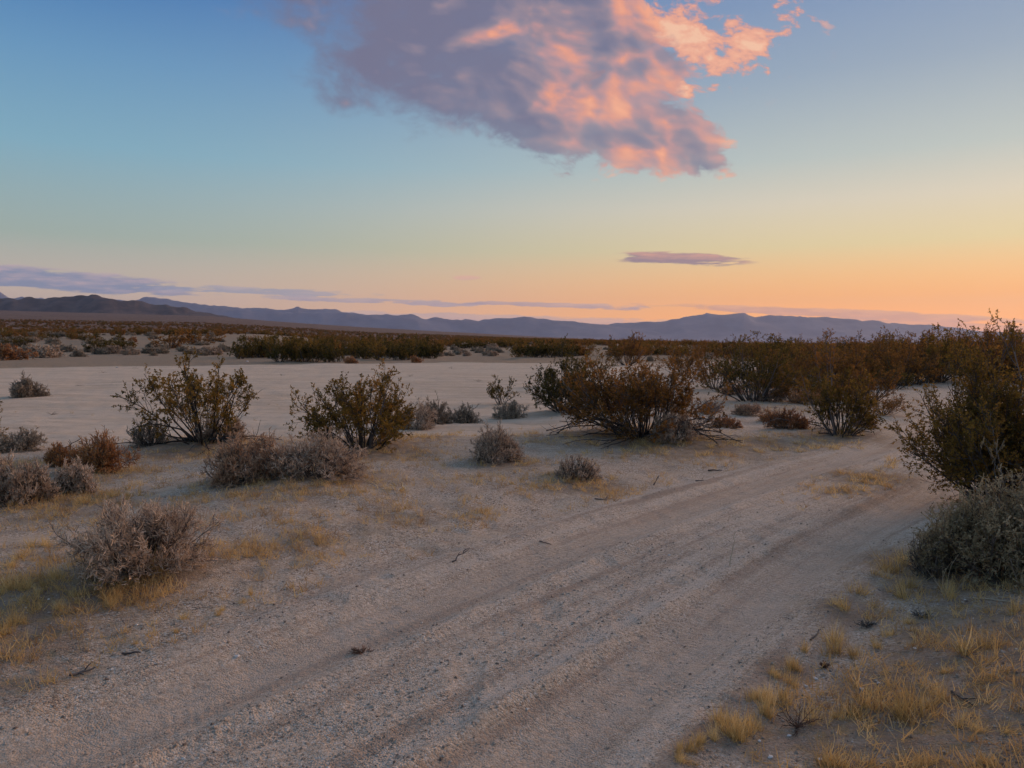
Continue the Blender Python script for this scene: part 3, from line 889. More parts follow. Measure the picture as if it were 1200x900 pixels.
def dome(seed, W, H, stems=70, sub=5, twigs=4, tips=3, tip_len=0.10, tipw=0.006, lay=86, leafy=0, leaf=0.02, r0=0.006, tint=0.5, lop=0.0, messy=0.2, gap=1.0):
    """low rounded shrub of crowded fine twigs"""
    rng = np.random.default_rng(seed)
    az = rng.uniform(0, 2 * math.pi, stems)
    az = az + gap * (0.45 * np.sin(az * 2 + seed) + 0.3 * np.sin(az * 3 + seed * 1.7))      # stems bunch, leaving dead gaps
    tilt = np.radians(lay) * rng.uniform(0.0, 1, stems) ** 0.6
    d = np.stack([np.sin(tilt) * np.cos(az), np.sin(tilt) * np.sin(az), np.cos(tilt)], -1)
    p = np.stack([np.cos(az), np.sin(az), az * 0], -1) * (rng.uniform(0.0, 0.16, stems) * W)[:, None]
    p[:, 2] -= 0.03
    lobes = 1 + 0.14 * np.sin(az + seed * 2.3) + 0.10 * np.sin(az * 3 + seed) + lop * np.sin(az * 2 + seed) * np.sin(tilt * 2 + seed)
    L = lobes / np.sqrt((np.sin(tilt) / (W * 0.5)) ** 2 + (np.cos(tilt) / H) ** 2) * rng.uniform(0.62, 0.95, stems)
    P0 = strands(rng, p, d, L, 5, 0.16, 0.03)
    i1, t1, p1, d1 = branch(rng, P0, sub, 0.3, 0.98, 15, 48)
    P1 = strands(rng, p1, d1, L[i1] * (0.48 - 0.3 * t1) * rng.uniform(0.6, 1.3, len(i1)), 3, messy, 0.05)
    i2, t2, p2, d2 = branch(rng, P1, twigs, 0.25, 1.0, 18, 55)
    P2 = strands(rng, p2, d2, H * tip_len * rng.uniform(0.6, 1.5, len(i2)), 2, 0.25, 0.06)
    i3, t3, p3, d3 = branch(rng, P2, tips, 0.2, 1.0, 20, 60)
    P3 = strands(rng, p3, d3, H * tip_len * 0.6 * rng.uniform(0.5, 1.4, len(i3)), 1, 0.2, 0.05)
    norm_extent([P0, P1, P2, P3], W, H)
    low = 0.012
    for Q in (P1, P2, P3):
        Q[..., 2] = np.maximum(Q[..., 2], low)
    wood, tip = Geo(), Geo()
    tubes(wood, P0, r0 * rng.uniform(0.7, 1.3, stems), r0 * 0.4, 3, np.clip(rng.normal(0.4, 0.25, stems), 0, 1))
    tubes(wood, P1, r0 * 0.45, r0 * 0.25, 3, rng.uniform(0.15, 0.9, len(P1)))
    tone = np.clip(rng.normal(tint, 0.22, len(P1)), 0, 1)
    ribbons(wood, rng, P2, tipw * 0.8, tipw * 0.7, rng.uniform(0.4, 1.0, len(P2)))
    t3v = np.clip(tone[i2][i3] + rng.normal(0, 0.14, len(i3)), 0, 1)
    ribbons(tip, rng, P3, tipw * 1.1, tipw * 0.8, t3v)
    if leafy:
        i, t, pp, dd = branch(rng, P3, leafy, 0.1, 1.0, 20, 80)
        leaves(tip, rng, pp, dd, leaf, leaf * 0.5, np.clip(t3v[i] + rng.normal(0, 0.1, len(i)), 0, 1))
    return wood, tip

def plant(name, label, cat, loc, parts, rot=0.0, group=None, scale=(1, 1, 1)):
    root = bpy.data.objects.new(name, None)
    col.objects.link(root)
    root.empty_display_size = 0.1
    root.location = loc
    root.rotation_euler = (0, 0, rot)
    root.scale = scale
    tag(root, label, cat, group)
    for pn, me in parts:
        link(pn, me, root)
    return root

# --- the creosote bushes near enough to show their build, each grown for itself
def hero_creosote(px, py, wpx, hpx, label, leafmat, seed, rot=0.0, dig=0.0, **kw):
    p, mpp = on_ground(px, py)
    wood, fol = creosote(seed, wpx * mpp, hpx * mpp, **kw)
    return plant('creosote_bush', label, 'bush', (p[0], p[1], p[2] - 0.02 - dig),
                 [('stems', wood.mesh('stems', M['wood'])), ('foliage', fol.mesh('foliage', M[leafmat], False))], rot)
hero_creosote(238, 518, 150, 98, 'open sprawling creosote bush with arching dead branches at the near edge of the wash', 'leaf_olive', 101,
              stems=24, sub=8, twigs=5, per=14, leaf=0.036, dead=12, lean=66, sprigs=3, bare=0.15, r0=0.014, tint=0.55)
hero_creosote(424, 524, 142, 84, 'rounded olive creosote bush with a pink dry shrub tucked against it', 'leaf_olive', 102,
              stems=46, sub=8, twigs=5, per=13, leaf=0.030, dead=2, lean=66, sprigs=3, tint=0.5, r0=0.012)
hero_creosote(660, 482, 88, 66, 'dark green creosote bush leaning against a big rust brown bush', 'leaf_dark', 103,
              stems=54, sub=8, twigs=5, per=13, leaf=0.036, lean=68, dead=4, tint=0.4, r0=0.013)
hero_creosote(752, 510, 200, 84, 'big rust brown creosote bush with grey bare lower stems and tangled dead wood', 'leaf_rust', 104,
              stems=90, sub=8, twigs=4, per=13, leaf=0.034, lean=70, dead=22, sprigs=4, tint=0.5, r0=0.013, low=0.45)
hero_creosote(588, 474, 38, 34, 'small upright creosote bush behind a grey dome shrub', 'leaf_dark', 105,
              stems=14, sub=6, twigs=4, per=9, leaf=0.036, lean=48, tint=0.6, sprigs=1)
hero_creosote(882, 470, 120, 68, 'wide dark creosote bush standing between the wash and the dirt track', 'leaf_dark', 106,
              stems=50, sub=7, twigs=4, per=13, leaf=0.045, lean=62, dead=3, tint=0.5, sprigs=7, r0=0.014)
hero_creosote(985, 510, 90, 76, 'creosote bush with one tall bare sprig and dead branches on the track verge', 'leaf_olive', 107,
              stems=34, sub=7, twigs=4, per=13, leaf=0.034, lean=56, dead=9, tint=0.35, sprigs=2, r0=0.013)
hero_creosote(1182, 596, 212, 188, 'tall dense creosote bush overhanging the bend of the dirt track', 'leaf_olive', 108,
              stems=110, sub=9, twigs=5, per=14, leaf=0.027, lean=60, dead=4, tint=0.42, sprigs=10, r0=0.012)
hero_creosote(-18, 518, 56, 46, 'creosote bush with drooping bare twigs at the edge of the wash', 'leaf_olive', 109,
              stems=20, sub=6, twigs=4, per=9, leaf=0.032, lean=64, dead=8, tint=0.5)
# the lone tall sprig rising out of the verge bush
def sprig(px, py, hpx, wpx, label, seed):
    p, mpp = on_ground(px, py)
    rng = np.random.default_rng(seed)
    wood, fol = Geo(), Geo()
    n = 4
    H, Wd = hpx * mpp, wpx * mpp
    P0 = strands(rng, np.zeros((n, 3)) + rng.normal(0, 0.03, (n, 3)) * [1, 1, 0], np.array([[rng.normal(0, .10), rng.normal(0, .1), 1] for _ in range(n)]), H * rng.uniform(.8, 1.0, n), 8, 0.07, 0.05)
    tubes(wood, P0, 0.011, 0.004, 4, rng.uniform(0.6, 1, n))
    i1, t1, p1, d1 = branch(rng, P0, 9, 0.62, 1.0, 25, 60)
    P1 = strands(rng, p1, d1, Wd * rng.uniform(0.18, 0.42, len(i1)), 5, 0.22, 0.06)
    tubes(wood, P1, 0.005, 0.002, 3, rng.uniform(0.3, 0.8, len(i1)))
    i2, t2, p2, d2 = branch(rng, P1, 5, 0.3, 1.0, 20, 60)
    P2 = strands(rng, p2, d2, rng.uniform(0.06, 0.16, len(i2)), 2, 0.2, 0.08)
    tubes(wood, P2, 0.002, 0.001, 3, rng.uniform(0.3, 0.8, len(i2)))
    i, t, pp, dd = branch(rng, P2, 6, 0.2, 1, 20, 80)
    leaves(fol, rng, pp, dd, 0.034, 0.02, np.clip(rng.normal(0.6, 0.2, len(i)), 0, 1))
    return plant('creosote_bush', label, 'bush', p, [('stems', wood.mesh('stems', M['wood'])), ('foliage', fol.mesh('foliage', M['leaf_rust']))])
sprig(972, 500, 112, 50, 'tall thin leggy creosote with leaves only at its crown, rising behind the verge bush', 120)

# --- low twiggy shrubs near the camera
def hero_dome(name, px, py, wpx, hpx, label, tipmat, seed, rot=0.0, woodmat='twig_grey', **kw):
    p, mpp = on_ground(px, py)
    wood, tip = dome(seed, wpx * mpp, hpx * mpp, **kw)
    return plant(name, label, 'shrub', (p[0], p[1], p[2] - 0.01),
                 [('stems', wood.mesh('stems', M[woodmat])), ('twigs', tip.mesh('twigs', M[tipmat]))], rot)
D = dict(stems=90, sub=6, twigs=4, tips=5, tipw=0.0066)
hero_dome('dry_shrub', 170, 662, 160, 72, 'dry grey twiggy shrub by the track verge with straw grass at its foot', 'tip_pink', 201, stems=110, sub=6, twigs=5, tips=5, tipw=0.0046, tip_len=0.14, lop=0.15, r0=0.005)
hero_dome('dry_shrub', 294, 562, 96, 50, 'grey dry shrub with orange brown top touching a wider grey shrub', 'tip_tan', 202, **D, lop=0.1, tip_len=0.14)
hero_dome('dry_shrub', 368, 557, 118, 47, 'wide dark grey twiggy shrub with pink grey top in front of the olive bush', 'tip_pink', 203, **D, lop=0.2, tip_len=0.14)
hero_dome('dry_shrub', 22, 588, 88, 50, 'pale grey pink shrub with dense woolly twigs and dark hollow base', 'tip_pink', 204, **D, tip_len=0.14)
hero_dome('dry_shrub', 84, 578, 52, 34, 'small pale grey pink shrub beside a bigger woolly shrub', 'tip_pink', 205, **D, tip_len=0.16)
hero_dome('buckwheat_shrub', 118, 551, 74, 42, 'rust orange buckwheat shrub with dark base near pale woolly shrubs', 'tip_rust', 206, **D, tip_len=0.16)
hero_dome('buckwheat_shrub', 78, 546, 44, 24, 'small rust shrub joined to the flank of a bigger rust buckwheat shrub', 'tip_rust', 207, **D, tip_len=0.18)
hero_dome('dry_shrub', 18, 528, 56, 24, 'low brown grey shrub under drooping bare creosote twigs', 'tip_grey', 208, **D)
hero_dome('dry_shrub', 176, 522, 44, 32, 'dark spiky grey shrub beneath arching dead creosote branches', 'tip_grey', 209, stems=80, sub=4, twigs=3, tips=2, tipw=0.007, tint=0.1, lay=70)
hero_dome('dry_shrub', 262, 516, 54, 32, 'tan pink dry shrub nestled under the open sprawling creosote bush', 'tip_pink', 210, **D, tint=0.6)
hero_dome('dry_shrub', 486, 502, 48, 30, 'pink dry shrub beside the rounded olive creosote bush', 'tip_pink', 211, **D, tint=0.6)
hero_dome('dry_shrub', 512, 496, 44, 26, 'dull grey shrub behind the pink dry shrub', 'tip_grey', 212, **D, tint=0.2)
hero_dome('dry_shrub', 544, 495, 44, 20, 'dark grey dome shrub alone on the edge of the wash', 'tip_grey', 213, **D, tint=0.05)
hero_dome('dry_shrub', 597, 490, 46, 19, 'grey dome shrub at the foot of the small upright creosote', 'tip_grey', 214, **D, tint=0.45)
hero_dome('dry_shrub', 587, 538, 66, 36, 'round pinkish dry shrub ringed by yellow grass on open sand', 'tip_pink', 215, stems=110, sub=6, twigs=4, tips=4, tipw=0.0064, tip_len=0.15, tint=0.45)
hero_dome('dry_shrub', 676, 561, 58, 26, 'small flat pinkish dry shrub ringed by yellow grass beside the track', 'tip_pink', 216, stems=80, sub=5, twigs=4, tips=5, tipw=0.006, tint=0.45)
hero_dome('dry_shrub', 788, 516, 54, 34, 'tan dry shrub in front of the big rust brown creosote bush', 'tip_pink', 217, **D, tint=0.5)
hero_dome('buckwheat_shrub', 928, 502, 56, 22, 'low reddish dry shrub under dead branches on the track verge', 'tip_rust', 218, **D, tint=0.3)
hero_dome('dry_shrub', 28, 465, 46, 21, 'round shrub alone on the open wash, grey green with a reddish side', 'tip_grey', 219, stems=100, sub=6, twigs=5, tips=3, tipw=0.014, tip_len=0.16, tint=0.2)
for k, (px, py, w, h, mt) in enumerate(((850, 500, 44, 13, 'tip_rust'), (876, 486, 40, 13, 'tip_tan'), (905, 494, 34, 12, 'tip_rust'), (948, 474, 44, 15, 'tip_rust'), (905, 470, 40, 13, 'tip_tan'),
                                            (1012, 500, 40, 13, 'tip_tan'), (830, 484, 36, 13, 'tip_tan'), (860, 462, 34, 12, 'tip_rust'))):
    hero_dome('dry_shrub', px, py, w, h, ('rusty' if mt == 'tip_rust' else 'tan') + ' low brush ' + ('close to the verge bush at the bend' if px > 925 else 'between the big rust bush and the verge bush'), mt, 240 + k,
              stems=60, sub=5, twigs=3, tips=3, tipw=0.009, tip_len=0.2)['group'] = 'low brush among the bushes by the bend'
# the grey-green saltbush in the corner
hero_dome('saltbush', 1168, 672, 186, 106, 'grey green leafy saltbush under the tall creosote bush', 'leaf_grey', 230, gap=0.2, stems=92, sub=7, twigs=4, tips=3, tipw=0.005,
          tip_len=0.16, leafy=4, leaf=0.022, r0=0.007, tint=0.6, messy=0.16)
hero_dome('dry_shrub', 1095, 672, 76, 50, 'tangle of bare grey twigs at the foot of the saltbush', 'tip_grey', 231, stems=60, sub=5, twigs=3, tips=2, tipw=0.004, tint=0.0, r0=0.005)

def near_mark(px, py, marks):
    return min(marks, key=lambda m: (px - m[0]) ** 2 + 4 * (py - m[1]) ** 2)[2]
VERGE_MARKS = [(1100, 690, 'at the foot of the saltbush'), (1045, 670, 'at the track edge below the bare grey twig tangle'), (934, 852, 'beside the dark red branching weed'),
               (1080, 815, 'round the bleached straw stalks on the verge'), (1128, 820, 'beside the dark stick on the verge'), (1015, 735, 'beside the grey matted weed'),
               (966, 783, 'beside the small dark brown weed'), (1160, 765, 'on bare soil beyond the dark stick'), (985, 760, 'in the clump beside a short dark twig'), (1000, 895, 'among pale pebbles on the verge'),
               (1085, 722, 'beside the low matted weed'), (1160, 880, 'on the crusted slope of the verge')]
EDGE_MARKS = [(868, 860, 'in the thick clump on the dirt track edge'), (910, 825, 'in the band of tufts next to the red weed'), (925, 795, 'at the thin end of the track edge fringe'), (805, 888, 'at the low end of the track edge fringe')]
LEFT_MARKS = [(175, 668, 'at the foot of the grey twiggy shrub'), (20, 735, 'in the golden patch beside the charred stick'), (60, 690, 'in the golden patch beyond the charred stick'), (135, 700, 'beside the white pebble under the twiggy shrub'),
              (255, 715, 'on bare sand beside the track'), (40, 650, 'between the pale woolly shrubs and the twiggy shrub'), (100, 585, 'at the foot of the small pale woolly shrub'), (160, 755, 'beside the short dark stick')]
OPEN_MARKS = [(370, 632, 'on the verge beyond the twiggy shrub'), (450, 570, 'on open sand before the wide dark grey shrub'), (545, 604, 'on the sand beside the track'), (587, 540, 'ringing the round pinkish shrub'), (676, 562, 'ringing the small flat pinkish shrub'),
              (500, 510, 'by the pink dry shrub'), (435, 528, 'under the rounded olive creosote'), (330, 568, 'under the paired grey shrubs'), (220, 528, 'under the sprawling creosote'), (25, 550, 'by the low brown grey shrub'), (145, 552, 'by the rust buckwheat shrub')]
BEND_MARKS = [(680, 520, 'under the dead wood of the big rust bush'), (760, 524, 'before the big rust brown bush'), (840, 522, 'between the big rust bush and the verge bush'), (900, 518, 'before the low reddish shrub'), (985, 512, 'under the verge bush at the bend')]
BANK_MARKS = [(12, 420, 'near the rust shrub at the corner of the wash'), (60, 414, 'behind the pinkish shrub on the far bank'), (60, 396, 'on the upper sand beyond the far bank'), (125, 414, 'below the broad dark bush on the far bank'), (185, 410, 'by the rust brown bush on the far bank'), (245, 413, 'by the pale woolly shrub on the far bank')]
def size_word(h, a, b):
    return 'tall' if h >= b else 'low' if h < a else 'medium'
# --- shared middle-distance and far plants
def two_slot(name, wood, fol, wm, fm):
    g = Geo()
    v = np.concatenate(wood.v + fol.v)
    q = np.concatenate(wood.q + [x + wood.n for x in fol.q])
    me = bpy.data.meshes.new(name)
    set_mesh(me, v, q, np.zeros((0, 3), np.int32))
    a = me.attributes.new('tint', 'FLOAT', 'POINT')
    a.data.foreach_set('value', np.concatenate(wood.tint + fol.tint))
    me.materials.append(M[wm])
    me.materials.append(M[fm])
    nw = sum(len(x) for x in wood.q)
    mi = np.ones(len(q), np.int32)
    mi[:nw] = 0
    me.polygons.foreach_set('material_index', mi)
    return me
MID = [(creosote(300 + k, 2.3, 1.6, stems=30, sub=6, twigs=4, per=8, leaf=0.055, lean=62, sprigs=5, tint=0.45, r0=0.014, twig_tube=False, low=0.22), lm)
       for k, lm in enumerate(('leaf_olive', 'leaf_rust', 'leaf_dark', 'leaf_rust'))]
MID = [(w.mesh('stems', M['wood']), f.mesh('foliage', M[lm])) for (w, f), lm in MID]
FAR = [two_slot('far_creosote', *creosote(330 + k, 2.6, 1.6, stems=18, sub=5, twigs=3, per=5, leaf=0.13, lean=66, sprigs=3, tint=0.45, r0=0.02, twig_tube=False, low=0.1), 'wood', lm)
       for k, lm in enumerate(('leaf_olive', 'leaf_rust', 'leaf_dark', 'leaf_rust', 'leaf_dark'))]
DOM = [two_slot('far_dome', *dome(360 + k, 1.6, 0.72, stems=44, sub=5, twigs=4, tips=3, tipw=0.034, tip_len=0.2, r0=0.01, lop=0.15), 'twig_grey', tm)
       for k, tm in enumerate(('tip_grey', 'tip_pink', 'tip_grey', 'tip_rust'))]
rng = np.random.default_rng(7)
THICKET = ('olive', 'rust brown', 'dark green', 'orange brown')
def mid_creosote(px, py, wpx, hpx, label, k, group=None):
    if group:
        label = ('low ' if hpx < 31 else 'tall ' if hpx > 43 else '') + THICKET[k] + (' creosote bush near the verge bush in the thicket' if py > 440 else ' creosote bush deep in the thicket') + ' beyond the track bend'
    p, mpp = on_ground(px, py)
    sw, sh = wpx * mpp / 2.3, hpx * mpp / 1.6
    return plant('creosote_bush', label, 'bush', p, [('stems', MID[k][0]), ('foliage', MID[k][1])], rng.uniform(0, 6.28), group, (sw, sw, sh))
GV = 'creosote bushes crowding beyond the bend of the track'
LV = 'creosote bush in the thicket beyond the bend of the dirt track'
for px, py, w, h, k in ((1022, 470, 70, 44, 1), (1058, 452, 70, 50, 1), (1000, 446, 60, 42, 2), (960, 440, 60, 40, 1), (1100, 448, 80, 62, 0), (1150, 446, 80, 60, 1), (1195, 450, 80, 66, 3),
                        (930, 436, 54, 36, 0), (1040, 436, 70, 42, 0), (1085, 434, 60, 44, 3), (1130, 432, 60, 44, 2), (1180, 432, 70, 46, 1), (1010, 428, 50, 30, 3), (975, 424, 46, 28, 0),
                        (1060, 424, 50, 32, 1), (1110, 422, 50, 32, 1), (1160, 422, 50, 32, 3), (1200, 422, 50, 32, 0), (945, 420, 40, 24, 1), (905, 422, 44, 26, 1), (1240, 440, 80, 60, 1)):
    mid_creosote(px, py, w, h, LV, k, GV)
for k in range(14):
    px = 895 + 165 * ((k * 0.618) % 1.0) + rng.uniform(-6, 6)
    mid_creosote(px, rng.uniform(444, 474), rng.uniform(46, 66), rng.uniform(24, 34), LV, int(rng.choice([1, 3, 1, 2])), GV)
for k in range(26):
    px = 905 + 300 * ((k * 0.618) % 1.0) + rng.uniform(-6, 6)
    mid_creosote(px, rng.uniform(424, 452), rng.uniform(50, 80), rng.uniform(28, 40), LV, int(rng.choice([1, 3, 1, 0, 2])), GV)
for px, py, w, h, k, lab in ((838, 456, 60, 42, 1, 'rust creosote bush beside the wide dark bush at the edge of the wash'),
                             (800, 440, 56, 34, 1, 'rust creosote bush behind the big tangled bush with dead wood'),
                             (735, 428, 60, 36, 3, 'rust creosote bush with twigs above the skyline behind the big tangled bush'),
                             (690, 452, 60, 40, 0, 'olive creosote bush behind the dark green leaning bush'),
                             (862, 428, 50, 30, 1, 'rust creosote bush behind the wide dark bush'),
                             (1035, 486, 60, 26, 1, 'low brown creosote bush on the verge where the track bends away')):
    mid_creosote(px, py, w, h, lab, k)

def far_plant(name, mesh, px, py, wpx, hpx, label, cat, group, base_w, base_h):
    p, mpp = on_ground(px, py)
    o = link(name, mesh, None, (p[0], p[1], p[2] - 0.02))
    o.rotation_euler = (0, 0, rng.uniform(0, 6.28))
    sw = wpx * mpp / base_w
    o.scale = (sw, sw, hpx * mpp / base_h)
    return tag(o, label, cat, group)
HEDGE_MARKS = [(295, 421, 'at the pale woolly shrub end of the far bank row'), (340, 422, 'in the middle of the longest far bank row'), (388, 423, 'by the small red tumbleweed on the far bank'),
               (430, 419, 'in the second far bank row beyond the red tumbleweed'), (490, 419, 'beside the small red shrub at the far gap'), (570, 408, 'beyond the dome shrubs of the far sandy gap'), (630, 418, 'in the far bank row behind the dark leaning bush')]
# far bank of the wash: hedge-like rows of creosote
GH = 'dark creosote bushes lining the far bank of the wash'
for x0, x1, y, h, n in ((276, 398, 424, 27, 11), (285, 395, 419, 26, 9), (414, 508, 421, 22, 10), (420, 505, 417, 22, 8), (602, 660, 419, 20, 7), (540, 600, 408, 11, 5)):
    for k in range(n):
        px = x0 + (x1 - x0) * (k + 0.5) / n + rng.uniform(-4, 4)
        yy = y + rng.uniform(-1.5, 1.0) - (4 if x0 == 276 and px < 325 else 0)
        far_plant('creosote_bush', FAR[int(rng.choice([0, 2, 4, 2]))], px, yy, rng.uniform(24, 36), h * rng.uniform(0.8, 1.1),
                  ('low ' if h < 24 else 'full ') + 'dark creosote bush ' + near_mark(px, yy, HEDGE_MARKS), 'bush', GH, 2.6, 1.6)
for px, py, w, h, k, lab in ((22, 406, 36, 14, 2, 'dark green bush among grey domes at the corner of the wash'),
                             (120, 412, 46, 20, 2, 'broad dark creosote bush rising among grey domes on the far bank'),
                             (142, 410, 40, 18, 4, 'dark creosote bush next to the broad dark bush on the far bank'),
                             (200, 408, 40, 20, 1, 'rust brown creosote bush on the far bank among grey domes'),
                             (235, 404, 44, 18, 1, 'rust brown creosote bush behind the pale far bank shrub')):
    far_plant('creosote_bush', FAR[k], px, py, w, h, lab, 'bush', None, 2.6, 1.6)
GD = 'grey dome shrubs on the far bank of the wash'
for px, py, w, h, k, lab in ((12, 422, 44, 17, 3, 'rust orange shrub at the corner of the wash'), (55, 419, 44, 14, 1, 'pinkish shrub with red side on the far bank next to a rust one'),
                             (92, 418, 20, 10, 0, None), (115, 415, 15, 9, 0, None), (131, 415, 22, 10, 1, 'shrub with reddish flank below the broad dark bush'), (104, 413, 16, 8, 2, None),
                             (152, 414, 16, 7, 0, None), (80, 412, 18, 8, 0, None), (66, 407, 16, 6, 2, None), (60, 400, 14, 5, 0, None), (5, 392, 11, 6, 0, None), (40, 394, 26, 6, 0, None),
                             (58, 394, 18, 6, 2, None), (72, 394, 16, 6, 0, None), (84, 395, 12, 5, 2, None), (95, 397, 16, 6, 0, None), (175, 414, 26, 8, 0, None), (190, 414, 20, 7, 2, None),
                             (178, 407, 14, 6, 2, None), (10, 405, 24, 8, 0, None), (32, 412, 22, 8, 2, None), (247, 416, 30, 10, 1, 'pale woolly shrub on the far bank where the dark row begins'),
                             (228, 414, 16, 7, 0, None), (214, 412, 14, 6, 2, None), (155, 401, 12, 6, 3, None), (140, 398, 16, 5, 0, None), (180, 397, 14, 5, 0, None), (265, 412, 14, 8, 0, None),
                             (411, 426, 17, 8, 3, 'small red tumbleweed shrub in front of the dark far bank row'), (487, 425, 16, 8, 3, 'small red shrub by the gap in the dark far bank row')):
    far_plant('dry_shrub' if k != 3 else 'buckwheat_shrub', DOM[k], px, py, w, h, lab or ('small' if w < 15 else 'wide' if w > 21 else 'round') + ' grey dome shrub ' + near_mark(px, py, BANK_MARKS), 'shrub', None if lab else GD, 1.6, 0.72)
for k in range(46):
    px, py = rng.uniform(-6, 268), rng.uniform(393, 417)
    w = rng.uniform(9, 19)
    far_plant('dry_shrub', DOM[int(rng.choice([0, 1, 2, 0]))], px, py, w, rng.uniform(4, 7.5),
              ('small' if w < 14 else 'wide') + ' grey dome shrub ' + near_mark(px, py, BANK_MARKS), 'shrub', GD, 1.6, 0.72)
for k in range(34):
    far_plant('dry_shrub', DOM[int(rng.choice([0, 1, 2, 0]))], rng.uniform(508, 610), rng.uniform(407, 418), rng.uniform(9, 15), rng.uniform(4, 6.5),
              ('pink grey' if k % 3 == 0 else 'small grey') + ' dome shrub in the pale gap between the dark far bank rows', 'shrub', 'dome shrubs in the far sandy gap', 1.6, 0.72)
for k in range(26):
    px = rng.uniform(760, 1000)
    far_plant('dry_shrub', DOM[int(rng.choice([0, 1, 3, 0]))], px, rng.uniform(410, 424), rng.uniform(10, 20), rng.uniform(4, 8),
              'small dry shrub on the pale sand beyond the wide dark bush', 'shrub', 'dry shrubs on the sand beyond the bushes', 1.6, 0.72)

# --- scrub of the plain, too many to count
def scrub_field():
    r2 = np.random.default_rng(99)
    N = 26000
    r = 95 * (1900 / 95.0) ** r2.uniform(0, 1, N)
    keep = r2.uniform(0, 1, N) < np.clip((r / 600.0) ** 0.9 + 0.12, 0, 1)
    az = np.radians(r2.uniform(-44, 50, N))
    x, y = r * np.sin(az), r * np.cos(az)
    pn = fbm(x, y, 40.0, 3, 61)
    keep &= (wash_mask(x, y) < 0.35) & ((pn > -0.12) | (r > 420))
    # leave open the near ground that carries plants placed one by one
    keep &= ~((r < 150) & (np.degrees(az) < 12) & (y < 100))
    x, y, r, pn = x[keep], y[keep], r[keep], pn[keep]
    me = bpy.data.meshes.new('scrub')
    me.vertices.add(len(x))
    me.vertices.foreach_set('co', np.stack([x, y, height(x, y, False) - 0.03], -1).astype(np.float32).ravel())
    def fa(name, typ, vals, key='value'):
        a = me.attributes.new(name, typ, 'POINT')
        a.data.foreach_set(key, vals)
    kind = r2.choice(8, len(x), p=[.16, .24, .12, .24, .08, .08, .04, .04])
    fa('pick', 'INT', kind.astype(np.int32))
    fa('turn', 'FLOAT', r2.uniform(0, 6.28, len(x)).astype(np.float32))
    fa('size', 'FLOAT', (r2.uniform(0.65, 1.15, len(x)) * (1 + 0.4 * sst(r, 400, 1500))).astype(np.float32))
    o = link('scrub', me)
    tag(o, 'reddish brown scrub covering the plain as far as the hills', 'scrub', kind='stuff')
    src = [bpy.data.objects.new('scrub_plant', m) for m in FAR + DOM[:3]]
    ng = bpy.data.node_groups.new('scrub', 'GeometryNodeTree')
    ng.interface.new_socket('Geometry', in_out='INPUT', socket_type='NodeSocketGeometry')
    ng.interface.new_socket('Geometry', in_out='OUTPUT', socket_type='NodeSocketGeometry')
    gi, go = ng.nodes.new('NodeGroupInput'), ng.nodes.new('NodeGroupOutput')
    m2p = ng.nodes.new('GeometryNodeMeshToPoints')
    ng.links.new(gi.outputs[0], m2p.inputs[0])
    iop = ng.nodes.new('GeometryNodeInstanceOnPoints')
    ng.links.new(m2p.outputs[0], iop.inputs['Points'])
    g2i = ng.nodes.new('GeometryNodeGeometryToInstance')
    for ob in reversed(src):
        oi = ng.nodes.new('GeometryNodeObjectInfo')
        oi.inputs['Object'].default_value = ob
        oi.inputs['As Instance'].default_value = True
        ng.links.new(oi.outputs['Geometry'], g2i.inputs[0])
    ng.links.new(g2i.outputs[0], iop.inputs['Instance'])
    iop.inputs['Pick Instance'].default_value = True
    def na(name, typ):
        nd = ng.nodes.new('GeometryNodeInputNamedAttribute')
        nd.data_type = typ
        nd.inputs[0].default_value = name
        return [s for s in nd.outputs if s.enabled][0]
    ng.links.new(na('pick', 'INT'), iop.inputs['Instance Index'])
    cx = ng.nodes.new('ShaderNodeCombineXYZ')
    ng.links.new(na('turn', 'FLOAT'), cx.inputs[2])
    ng.links.new(cx.outputs[0], iop.inputs['Rotation'])
    ng.links.new(na('size', 'FLOAT'), iop.inputs['Scale'])
    ng.links.new(iop.outputs[0], go.inputs[0])
    md = o.modifiers.new('scrub', 'NODES')
    md.node_group = ng
scrub_field()

# ------------------------------------------------------------------ dead grass
def tuft_geo(seed, n, h, spread, w, lean=0.5, tone=0.5):
    r = np.random.default_rng(seed)
    k = 4
    cx = r.normal(0, spread * 0.8, (k, 2))
    c = r.integers(0, k, n)
    ch = r.uniform(0.55, 1.0, k)
    ct = r.normal(0, 0.14, k)
    a = r.uniform(0, 6.28, n)
    rad = spread * 0.55 * np.sqrt(r.uniform(0, 1, n))
    p = np.stack([cx[c, 0] + np.cos(a) * rad, cx[c, 1] + np.sin(a) * rad, a * 0 - 0.01], -1)
    wind = r.normal(0, 0.16, 2)
    out = lean * r.uniform(0, 1, n) ** 1.5
    d = np.stack([np.cos(a) * out + wind[0], np.sin(a) * out + wind[1], np.ones(n)], -1) + r.normal(0, 0.16, (n, 3))
    flat = r.uniform(0, 1, n) < 0.14
    d[flat, 2] *= 0.25
    L = h * ch[c] * (0.25 + 0.85 * r.beta(1.6, 1.7, n))
    P = strands(r, p, d, L, 4, 0.17, -0.04)
    P[..., 2] = np.maximum(P[..., 2], -0.01)
    g = Geo()
    ribbons(g, r, P, w, w * 0.3, np.clip(r.normal(tone, 0.26, n) + ct[c] - 0.35 * flat, 0, 1))
    return g
TUFT = [tuft_geo(500 + k, 120, 0.18, 0.05, 0.0034, 0.9).mesh('grass_tuft', M['grass']) for k in range(8)]
SMALL = [tuft_geo(520 + k, 46, 0.10, 0.035, 0.0034, 1.0).mesh('grass_tuft', M['grass']) for k in range(6)]
STRAW = [tuft_geo(540 + k, 14, 0.42, 0.03, 0.004, 0.35).mesh('straw_stalks', M['straw']) for k in range(2)]
